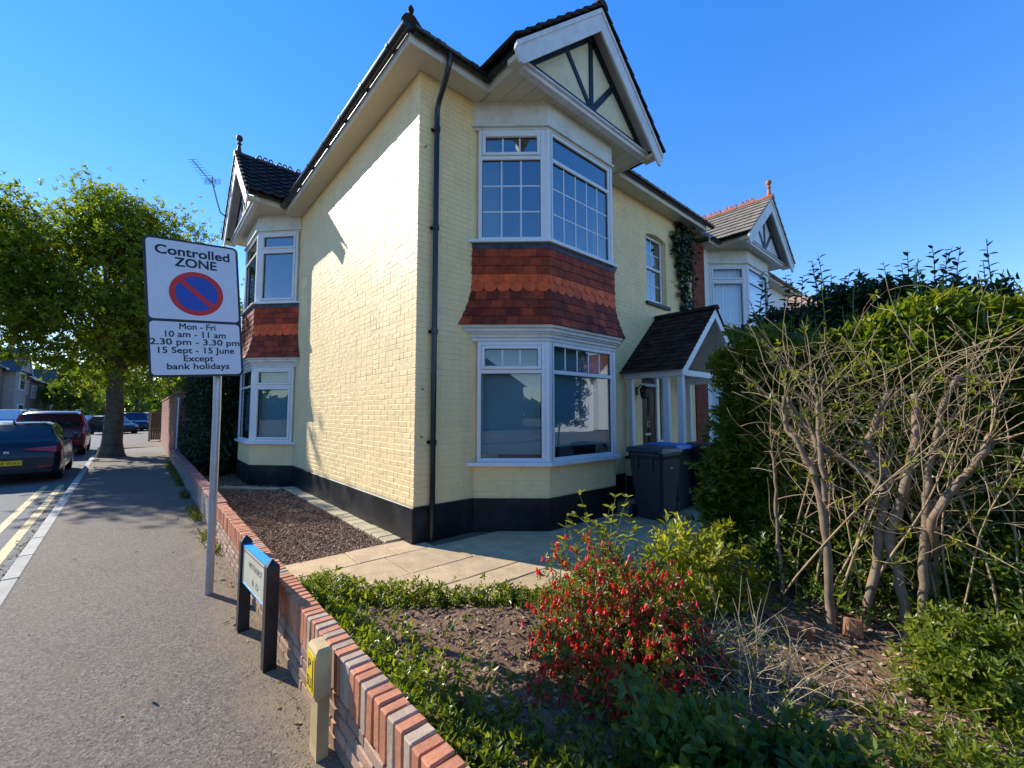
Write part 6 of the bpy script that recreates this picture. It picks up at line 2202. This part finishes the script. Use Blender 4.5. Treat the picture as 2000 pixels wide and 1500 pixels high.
def dense(pts, k=5):
    P = np.array(pts)
    n = len(P)
    t_ = np.linspace(0, n - 1, (n - 1) * k + 1)
    out = []
    for q in t_:
        i = min(n - 2, int(q))
        f = q - i
        p0, p1, p2, p3 = P[max(0, i - 1)], P[i], P[i + 1], P[min(n - 1, i + 2)]
        out.append(.5 * ((2 * p1) + (-p0 + p2) * f + (2 * p0 - 5 * p1 + 4 * p2 - p3) * f * f + (-p0 + 3 * p1 - 3 * p2 + p3) * f ** 3))
    return np.array(out)
def pruned(label, trunks, ntw, base, bias, thin):
    t_ = thing('pruned_shrub', label, 'shrub', base, group='hard pruned shrubs before the hedge')
    starts = []
    for pts, r0, r1 in trunks:
        P = dense(tk(pts))
        P += tr_.standard_normal(P.shape) * .004
        rad = np.linspace(r0, r1, len(P)) * (1 + .08 * np.sin(np.arange(len(P)) * 1.7))
        b = MB()
        b.tube(P, rad, 9)
        to = b.build('trunk', M['stem'], t_, auto=60)
        e = P[-1] - P[-2]
        e /= np.linalg.norm(e)
        c = MB()
        c.tube([P[-1] - e * .002, P[-1] + e * .004], [rad[-1] * .93, rad[-1] * .9], 9)
        c.build('cut_end', M['cut'], to)
        for k in range(4): starts.append((P[-1 - k], e, 1.0))
        for i in range(len(P) // 3, len(P), 3): starts.append((P[i], (P[i] - P[i - 1]) / np.linalg.norm(P[i] - P[i - 1]), .6))
    tw = MB()
    ends = []
    for k in range(14):      # slender whips rising straight from the ground
        p = np.array((tr_.uniform(3.85, 4.15), tr_.uniform(*thin), .1))
        q = wander(p, (tr_.normal(-.02, .12), tr_.normal(0, .3), 1), tr_.uniform(1.2, 2.0), 12, .14, tr_, .3)
        if q[:, 1].max() > 1.5: continue
        r0 = tr_.uniform(.006, .011)
        tw.tube(q, np.linspace(r0, r0 * .3, len(q)), 5)
        for i in range(4, 12, 2): starts.append((q[i], (q[i] - q[i - 1]) / np.linalg.norm(q[i] - q[i - 1]), .5))
        ends.append(q)
    for k in range(ntw):
        p, e, wgt = starts[tr_.integers(len(starts))]
        d_ = unit(e * .5 + np.array((-.12, 0, .5)) + tr_.standard_normal(3) * np.array((.25, .95, .45)) + np.array((0, bias, 0)))
        L = tr_.uniform(.35, 1.15) * (.7 + .3 * wgt)
        q = wander(p, d_, L, 9, .30, tr_, .35)
        r0 = tr_.uniform(.0022, .0050)
        if q[:, 1].max() > 1.5 or q[:, 2].max() > 2.5 or q[:, 0].min() < 3.2: continue
        tw.tube(q, np.linspace(r0, r0 * .35, len(q)), 5)
        for _ in range(tr_.integers(0, 4)):
            i = tr_.integers(3, 9)
            d2 = unit((q[i] - q[i - 1]) * 8 + tr_.standard_normal(3) * .7)
            q2 = wander(q[i], d2, L * tr_.uniform(.25, .6), 6, .32, tr_, .3)
            if q2[:, 1].max() > 1.55 or q2[:, 2].max() > 2.55: continue
            tw.tube(q2, np.linspace(r0 * .5, r0 * .2, len(q2)), 4)
            ends.append(q2)
        ends.append(q)
    tw.build('twig', M['twig'], t_, kind='stuff', smooth=True)
    # some tufts of new leaves
    pts = []
    for q in ends:
        for _ in range(2):
            if tr_.random() < .16: pts.append(q[tr_.integers(2, len(q))])
    pts = np.array(pts)
    B, A, N, L = shoots(pts, unit(np.array((-.2, 0, .7)) + tr_.standard_normal(pts.shape) * .6), 5, .06, 1.0, tr_, .03)
    leaves('new_leaf', B, A, N, L, L * .36, M['hedge_top'], t_, kind='stuff')
    return t_
pruned('hard pruned shrub with three straight pale trunks before the hedge', trunks_right, 150, (3.9, .4, .1), -.25, (-.55, .5))
pruned('hard pruned shrub with crooked sawn trunks, left of the straight ones', trunks_left, 175, (3.8, .8, .1), .12, (.5, 1.35))

# a leafy understorey at the foot of the hedge
def mound(name, label, c, rad, h, nsh, k, leafL, lm, seed, wr=.42, stem=M['green_stem'], ns=24, cat='shrub', z0=None, group=None, droop=.12, lean=(0, 0)):
    r = np.random.default_rng(seed)
    z0 = soil_z(c[0], c[1]) if z0 is None else z0
    t_ = thing(name, label, cat, (c[0], c[1], z0), group=group)
    D = rand_dirs(nsh, r)
    D[:, 2] = np.abs(D[:, 2])
    rr_ = r.uniform(.15, 1, nsh) ** .5 * (1 + .22 * smooth_noise(D * 2.5, 2.4, seed))
    P = np.stack([c[0] + D[:, 0] * rad[0] * rr_, c[1] + D[:, 1] * rad[1] * rr_, z0 + .02 + D[:, 2] * h * rr_], 1)
    P[:, 0] += lean[0] * (P[:, 2] - z0)
    P[:, 1] += lean[1] * (P[:, 2] - z0)
    Dr = unit(D * np.array((.8, .8, .6)) + np.array((0, 0, .4)) + r.standard_normal(P.shape) * .35)
    B, A, N, L = shoots(P, Dr, k, leafL, 1.0, r, leafL * 1.1)
    leaves('foliage', B, A, N, L, L * wr, lm, t_, droop=droop)
    b = MB()
    for _ in range(ns):
        tg = P[r.integers(nsh)]
        s_ = np.array((c[0] + r.normal(0, .06), c[1] + r.normal(0, .06), z0 - .03))
        b.tube([s_, (s_ + tg) / 2 + np.array((0, 0, .06)) + r.standard_normal(3) * .03, tg], [.005, .004, .002], 4)
    b.build('stems', stem, t_, kind='stuff')
    return t_, P

mound('hedge_foot_plant', 'loose green undergrowth at the foot of the pruned trunks', (4.1, .75), (.35, 1.0), .70, 420, 6, .07, M['hedge_leaf'], 101, .38)
mound('box_bush', 'low rounded bright green bush right of the pruned trunks', (3.38, .16), (.36, .32), .44, 560, 8, .055, M['cover_leaf'], 102, .42)
mound('hedge_foot_plant', 'dark low growth between the box bush and hedge at the right edge', (3.85, -.4), (.4, .5), .75, 420, 6, .075, M['hedge_leaf'], 103, .38)
mound('lime_shrub', 'yellow-green leafy shrub before the wheelie bins', (3.42, 1.62), (.58, .46), .64, 430, 6, .085, M['lime_leaf'], 104, .46)
lr = np.random.default_rng(105)
# sprigs of the lime shrub reaching out over the paving
ls = thing('lime_sprig', 'thin yellow-green sprigs reaching up behind the red flowers', 'plant', (3.0, 2.1, .1))
b = MB()
acc = []
for k in range(13):
    p = np.array((2.95 + lr.normal(0, .2), 2.05 + lr.normal(0, .15), .1))
    q = wander(p, (lr.normal(0, .4), lr.normal(.2, .3), 1), lr.uniform(.6, .95), 8, .18, lr)
    b.tube(q, np.linspace(.006, .002, len(q)), 5)
    for i in range(2, len(q)):
        for s in range(3):
            a_ = lr.uniform(0, 6.28)
            acc.append((q[i], np.array((math.cos(a_), math.sin(a_), lr.uniform(.1, .8))), np.array((0, 0, 1.0)) + lr.standard_normal(3) * .3, lr.uniform(.05, .09)))
b.build('stem', M['green_stem'], ls, kind='stuff')
Q = [np.array([a[i] for a in acc]) for i in range(4)]
leaves('foliage', Q[0], Q[1], Q[2], Q[3], Q[3] * .5, M['lime_leaf'], ls)

# ------------------------------------------------------------------ red flowering shrub
fu, fp = mound('red_flowering_shrub', 'olive green shrub covered in drooping bright red flowers', (2.28, 1.63), (.64, .60), .60, 1500, 7, .042, M['fuchsia_leaf'], 110, .42, ns=60)
frn = np.random.default_rng(111)
def flowers(parent, P, r):
    b = MB()
    for p in P:
        d_ = unit(np.array((r.normal(0, .35), r.normal(0, .35), -1.0)))
        L = r.uniform(.026, .046)
        b.tube([p, p + d_ * L * .3, p + d_ * L * .7, p + d_ * L], [.0018, .0065, .0090, .002], 5)
    b.build('flower', M['flower'], parent, kind='stuff')
    # flared petals
    n = len(P)
    k = 4
    ph = r.uniform(0, 6.28, (n, 1)) + np.arange(k) * 1.57
    A = np.stack([np.cos(ph), np.sin(ph), np.full_like(ph, -.9)], -1)
    Bp = np.repeat(P[:, None] + np.array((0, 0, -.018)), k, 1).reshape(-1, 3)
    leaves('petal', Bp, A.reshape(-1, 3), np.tile((0, 0, 1.0), (n * k, 1)), 0.024, .011, M['flower'], parent, kind='stuff')
sel = fp[frn.permutation(len(fp))[:1250]]
tocam = unit(np.array((-1, -.9, .6)))
sel = sel[((sel - np.array((2.28, 1.63, .25))) @ tocam > -.12)]
sel = np.concatenate([sel + frn.standard_normal(sel.shape) * .02] + [sel[frn.permutation(len(sel))[:160]] + frn.standard_normal((min(160, len(sel)), 3)) * .05])
# trailing flowers spilling on the soil towards the viewer
tr2 = np.stack([1.98 + frn.normal(0, .10, 130), 1.32 + frn.normal(0, .10, 130), .13 + np.abs(frn.normal(0, .07, 130))], 1)
tr3 = np.stack([2.02 + frn.normal(0, .07, 70), 1.62 + frn.normal(0, .10, 70), .17 + np.abs(frn.normal(0, .10, 70))], 1)
flowers(fu, np.concatenate([sel, tr2, tr3]), frn)

# ------------------------------------------------------------------ broad-leaved green plant in the foreground, straw stems beside it
mound('broad_leaved_plant', 'broad-leaved green plant in the foreground below the red flowers', (1.72, .86), (.34, .34), .36, 240, 6, .082, M['green_leaf'], 120, .5)
mound('broad_leaved_plant', 'second clump of broad green leaves at the bottom edge, right of the first', (1.98, .52), (.34, .30), .26, 220, 6, .072, M['green_leaf'], 121, .5)
dr = np.random.default_rng(130)
dt = thing('dry_stems', 'dry straw-coloured stems right of the red flowering shrub', 'plant', (2.5, .95, .1))
b = MB()
for k in range(85):
    p = np.array((2.52 + dr.normal(0, .16), .92 + dr.normal(0, .16), .08))
    q = wander(p, (dr.normal(-.1, .45), dr.normal(0, .45), 1), dr.uniform(.25, .62), 7, .30, dr, -.2)
    b.tube(q, np.linspace(.0032, .0012, len(q)), 4)
    if dr.random() < .6:
        q2 = wander(q[4], unit((q[5] - q[4]) * 10 + dr.standard_normal(3) * .8), .15, 4, .3, dr)
        b.tube(q2, np.linspace(.002, .0009, len(q2)), 4)
b.build('stem', M['dry'], dt, kind='stuff')
n = 120
P = np.stack([2.52 + dr.normal(0, .18, n), .92 + dr.normal(0, .18, n), dr.uniform(.1, .45, n)], 1)
leaves('leaf', P, rand_dirs(n, dr), rand_dirs(n, dr), .035, .014, M['cover_leaf'], dt, kind='stuff')

# ------------------------------------------------------------------ ground cover along the wall, the paving edge and the lower right
gr_ = np.random.default_rng(140)
def cover(name, label, P, leafL, lm, k=5, hmax=.11):
    n = len(P)
    z = soil_zv(P[:, 0], P[:, 1])
    P3_ = np.stack([P[:, 0], P[:, 1], np.maximum(z, -.03) + .012 + gr_.uniform(0, 1, n) ** 1.6 * hmax * (1 + .5 * smooth_noise(np.stack([P[:, 0], P[:, 1], z], 1), 7, 3))], 1)
    D = unit(np.array((0, 0, .8)) + gr_.standard_normal((n, 3)) * .5)
    B, A, N, L = shoots(P3_, D, k, leafL, 1.15, gr_, leafL * .7)
    o = leaves(name, B, A, N, L, L * .45, lm, None, 'stuff')
    tag(o, label, 'ground cover')
    return o
def band(pts, n, w0, w1):
    pts = np.array(pts, float)
    seg = gr_.integers(0, len(pts) - 1, n * 2)
    lens = np.linalg.norm(np.diff(pts, axis=0), axis=1)
    seg = gr_.choice(len(lens), n, p=lens / lens.sum())
    t_ = gr_.random(n)[:, None]
    p = pts[seg] * (1 - t_) + pts[seg + 1] * t_
    d_ = unit(pts[seg + 1] - pts[seg])
    nn = np.stack([-d_[:, 1], d_[:, 0]], 1)
    return p + nn * gr_.normal((w0 + w1) / 2, (w1 - w0) / 3.2, n)[:, None]
Pw = np.stack([gr_.uniform(.885, 1.0, 2600) + np.abs(gr_.normal(0, .17, 2600)) * (1 + .6 * np.sin(np.linspace(0, 9, 2600))), gr_.uniform(-.4, 3.95, 2600)], 1)
Pw[:, 0] += np.where(Pw[:, 1] < 1.9, np.abs(gr_.normal(0, .12, 2600)), 0)
cover('ground_cover', 'leafy green ground cover along the inside of the low wall', Pw, .050, M['cover_leaf'])
Pe = band([(1.05, 4.0), (1.28, 3.62), (1.82, 3.10), (2.3, 2.62), (2.9, 2.42), (3.5, 2.36)], 1900, -.10, .16)
cover('ground_cover', 'low leafy border along the front edge of the sand paving', Pe, .048, M['cover_leaf'], 5, .17)
Pb = np.stack([gr_.normal(2.45, .36, 520), gr_.normal(.16, .22, 520)], 1)
cover('ground_cover', 'patchy leafy ground cover at the lower right of the bed', Pb, .05, M['cover_leaf'], 5, .10)
Pc = np.stack([gr_.normal(1.36, .28, 700), gr_.normal(.92, .24, 700)], 1)
cover('ground_cover', 'leafy ground cover between wall and broad-leaved plant in the foreground', Pc[(Pc[:, 0] > .9)], .046, M['cover_leaf'], 5, .10)

# ------------------------------------------------------------------ ivy beside the landing window
ir = np.random.default_rng(150)
iv = thing('ivy', 'dark ivy climbing the wall beside the upper right window', 'ivy', (9.6, HY, 4))
P = []
b = MB()
for pts, wd in (([(9.75, 3.6), (9.72, 4.4), (9.78, 5.2), (9.8, 6.0)], .20), ([(9.65, 3.9), (9.5, 4.6), (9.32, 5.2), (9.15, 5.75)], .10), ([(9.7, 5.0), (9.55, 5.5), (9.45, 5.7)], .14), ([(9.85, 5.6), (9.7, 6.0), (9.5, 6.05)], .15)):
    q = dense([(x, HY - .02, z) for x, z in pts], 6)
    b.tube(q, .010, 5)
    for p in q:
        for _ in range(13): P.append(p + np.array((ir.normal(0, wd), -abs(ir.normal(.03, .06)), ir.normal(0, .06))))
b.build('stem', M['dark_stem'], iv)
P = np.array(P)
leaves('foliage', P, unit(np.array((0, -.3, -.5)) + ir.standard_normal(P.shape) * .6), unit(np.array((0, -1, .3)) + ir.standard_normal(P.shape) * .3), ir.uniform(.08, .14, len(P)), ir.uniform(.07, .12, len(P)), M['dark_leaf'], iv)

# ------------------------------------------------------------------ weeds, verge grass, litter, stones, chips
wr_ = np.random.default_rng(160)
def tuft(name, label, c, n, L, m, cat='weed'):
    t_ = thing(name, label, cat, c)
    P = np.array(c) + wr_.standard_normal((n, 3)) * np.array((.05, .05, 0))
    A = unit(np.array((0, 0, 1.0)) + wr_.standard_normal((n, 3)) * .7)
    A[:, 2] = np.abs(A[:, 2])
    leaves('leaf', P, A, rand_dirs(n, wr_), wr_.uniform(.6, 1.2, n) * L, L * .16, m, t_, droop=.25)
tuft('weed', 'bright green weed growing at the foot of the side bay', (2.02, 11.35, -.02), 60, .22, M['lime_leaf'])
n = 1500
yv = wr_.uniform(5.0, 17.0, n)
P = np.stack([.735 - np.abs(wr_.normal(0, .05, n)), yv, np.zeros(n)], 1)
P = P[(smooth_noise(P, 2.3, 4) > .05)]
n = len(P)
A = unit(np.array((-.3, 0, 1.0)) + wr_.standard_normal((n, 3)) * .5)
A[:, 2] = np.abs(A[:, 2])
gq = leaves('verge_grass', P, A, rand_dirs(n, wr_), wr_.uniform(.05, .14, n), .012, M['grass'], None, 'stuff', droop=.3)
tag(gq, 'straggly grass along the foot of the low wall', 'grass')

def stones(name, label, P, s0, s1, m, flat=.6, cat='gravel', seed=1, aniso=1.0):
    """octahedral stones, one mesh"""
    r = np.random.default_rng(seed)
    n = len(P)
    S = r.uniform(s0, s1, (n, 1))
    base = np.array([(1, 0, 0), (0, 1, 0), (-1, 0, 0), (0, -1, 0), (0, 0, 1), (0, 0, -1)], float)
    an = r.uniform(0, 6.28, n)
    ca, sa = np.cos(an), np.sin(an)
    tl = r.normal(0, .25, (n, 2))
    J = base[None] * (1 + r.uniform(-.3, .3, (n, 6, 1)))
    x = J[..., 0] * aniso
    y = J[..., 1]
    z = J[..., 2] * flat
    X_ = x * ca[:, None] - y * sa[:, None]
    Y_ = x * sa[:, None] + y * ca[:, None]
    Z_ = z + X_ * tl[:, :1] + Y_ * tl[:, 1:]
    V = np.stack([X_, Y_, Z_], -1) * S[..., None] + P[:, None]
    F = np.array([(0, 1, 4), (1, 2, 4), (2, 3, 4), (3, 0, 4), (1, 0, 5), (2, 1, 5), (3, 2, 5), (0, 3, 5)])
    Fa = (np.arange(n)[:, None, None] * 6 + F[None]).reshape(-1, 3)
    o = link(name, np_mesh(name, V.reshape(-1, 3), Fa), m, None, 'stuff')
    tag(o, label, cat)
    return o
n = 15000
yv = 5.02 + wr_.random(n) ** 1.5 * 8.5
P = np.stack([wr_.uniform(1.18, 2.33, n), yv, np.full(n, -.022) + wr_.uniform(0, .012, n)], 1)
stones('gravel', 'loose brown stones on the strip between wall and house', P, .008, .021, M['pebble'], .6, 'gravel', 3)
n = 13000
P2_ = np.stack([wr_.uniform(.95, 5.0, n), wr_.uniform(-1.2, 4.0, n)], 1)
P2_ = P2_[P2_[:, 1] < np.vectorize(bed_edge)(P2_[:, 0]) - .1]
P = np.stack([P2_[:, 0], P2_[:, 1], soil_zv(P2_[:, 0], P2_[:, 1]) + .004], 1)
stones('bark_chips', 'bark chips and small clods scattered on the brown soil', P, .006, .018, M['chip'], .45, 'bark chips', 4, 1.9)
n = 900
P2_ = np.stack([wr_.uniform(1.2, 4.6, n), wr_.uniform(-1, 3.6, n)], 1)
P = np.stack([P2_[:, 0], P2_[:, 1], soil_zv(P2_[:, 0], P2_[:, 1]) + .012], 1)
A = wr_.standard_normal((n, 3)) * np.array((1, 1, .25))
lo = leaves('leaf_litter', P, A, np.array((0, 0, 1.0)) + wr_.standard_normal((n, 3)) * .4, wr_.uniform(.02, .05, n), wr_.uniform(.01, .022, n), M['litter'], None, 'stuff')
tag(lo, 'dry brown leaves lying on the bed', 'leaf litter')
# fine twigs lying on the soil under the shrubs
b = MB()
for k in range(170):
    x, y = wr_.uniform(2.5, 4.4), wr_.uniform(-.3, 1.4)
    q = wander((x, y, soil_z(x, y) + .015), (wr_.normal(), wr_.normal(), .15), wr_.uniform(.08, .32), 5, .35, wr_, -.2)
    q[:, 2] = np.maximum(q[:, 2], soil_z(x, y) + .006)
    b.tube(q, np.linspace(.0035, .0015, len(q)), 4)
o = b.build('fallen_twigs', M['twig'], None, 'stuff')
tag(o, 'fallen twigs lying on the soil below the pruned shrubs', 'twigs')
# dust, grit and leaves on the footway by the wall and in the gutter
M['grit'] = chip_mat('sandy_grit', [(0, (0.16, 0.11, 0.07)), (0.6, (0.27, 0.20, 0.13)), (1, (0.4, 0.34, 0.26))])
n = 3600
P = np.stack([.735 - np.abs(wr_.normal(0, .10, n)), wr_.uniform(.9, 9, n), np.full(n, .005)], 1)
stones('grit', 'sandy grit and small stones along the foot of the wall', P, .0018, .0045, M['grit'], .6, 'grit', 5)
n = 500
yv = wr_.uniform(3.5, 14, n)
P = np.stack([kerb_x(yv) - .125 - np.abs(wr_.normal(0, .07, n)), yv, np.full(n, -.094)], 1)
P = np.concatenate([P, np.stack([wr_.uniform(-.7, .7, 26), wr_.uniform(2, 12, 26), np.full(26, .006)], 1), np.stack([.72 - np.abs(wr_.normal(0, .08, 90)), wr_.uniform(1.5, 12, 90), np.full(90, .008)], 1)])
n = len(P)
lo = leaves('leaf_litter', P, wr_.standard_normal((n, 3)) * np.array((1, 1, .2)), np.array((0, 0, 1.0)) + wr_.standard_normal((n, 3)) * .4, wr_.uniform(.02, .06, n), wr_.uniform(.012, .03, n), M['litter'], None, 'stuff')
tag(lo, 'dry leaves in the gutter and along the wall', 'leaf litter')
# loose bricks at the back of the bed
def loose(name, label, c, rz, dims, m, ry=0, cat='brick'):
    b = MB()
    b.cbox(WORLD, -dims[0] / 2, dims[0] / 2, -dims[1] / 2, dims[1] / 2, -dims[2] / 2, dims[2] / 2, .008, .003)
    o = b.build(name, m)
    o.location = c
    o.rotation_euler = (.1, ry, rz)
    tag(o, label, cat)
loose('loose_brick', 'mossy terracotta edging brick lying before the pruned trunks', (3.42, .98, .13), -1.25, (.26, .10, .08), M['old_brick'], .06)
loose('loose_brick', 'broken terracotta brick on end right of the mossy one', (3.70, .70, .14), .5, (.11, .09, .12), M['old_brick'], .3)
loose('edging_board', 'brown edging board lying at the right edge of the bed', (3.72, -.06, .10), .55, (.5, .16, .05), M['gate'], 0, 'board')

# ------------------------------------------------------------------ overhead wires at the far left
b = MB()
for k in range(3):
    b.tube([(-30 + k, 20, 7.9 + .35 * k), (-14, 34, 7.25 + .35 * k), (-5.5, 41, 7.1 + .33 * k)], .012, 4)
wv = b.build('overhead_wires', M['rubber'])
tag(wv, 'thin overhead wires crossing the sky at the left edge', 'wires')
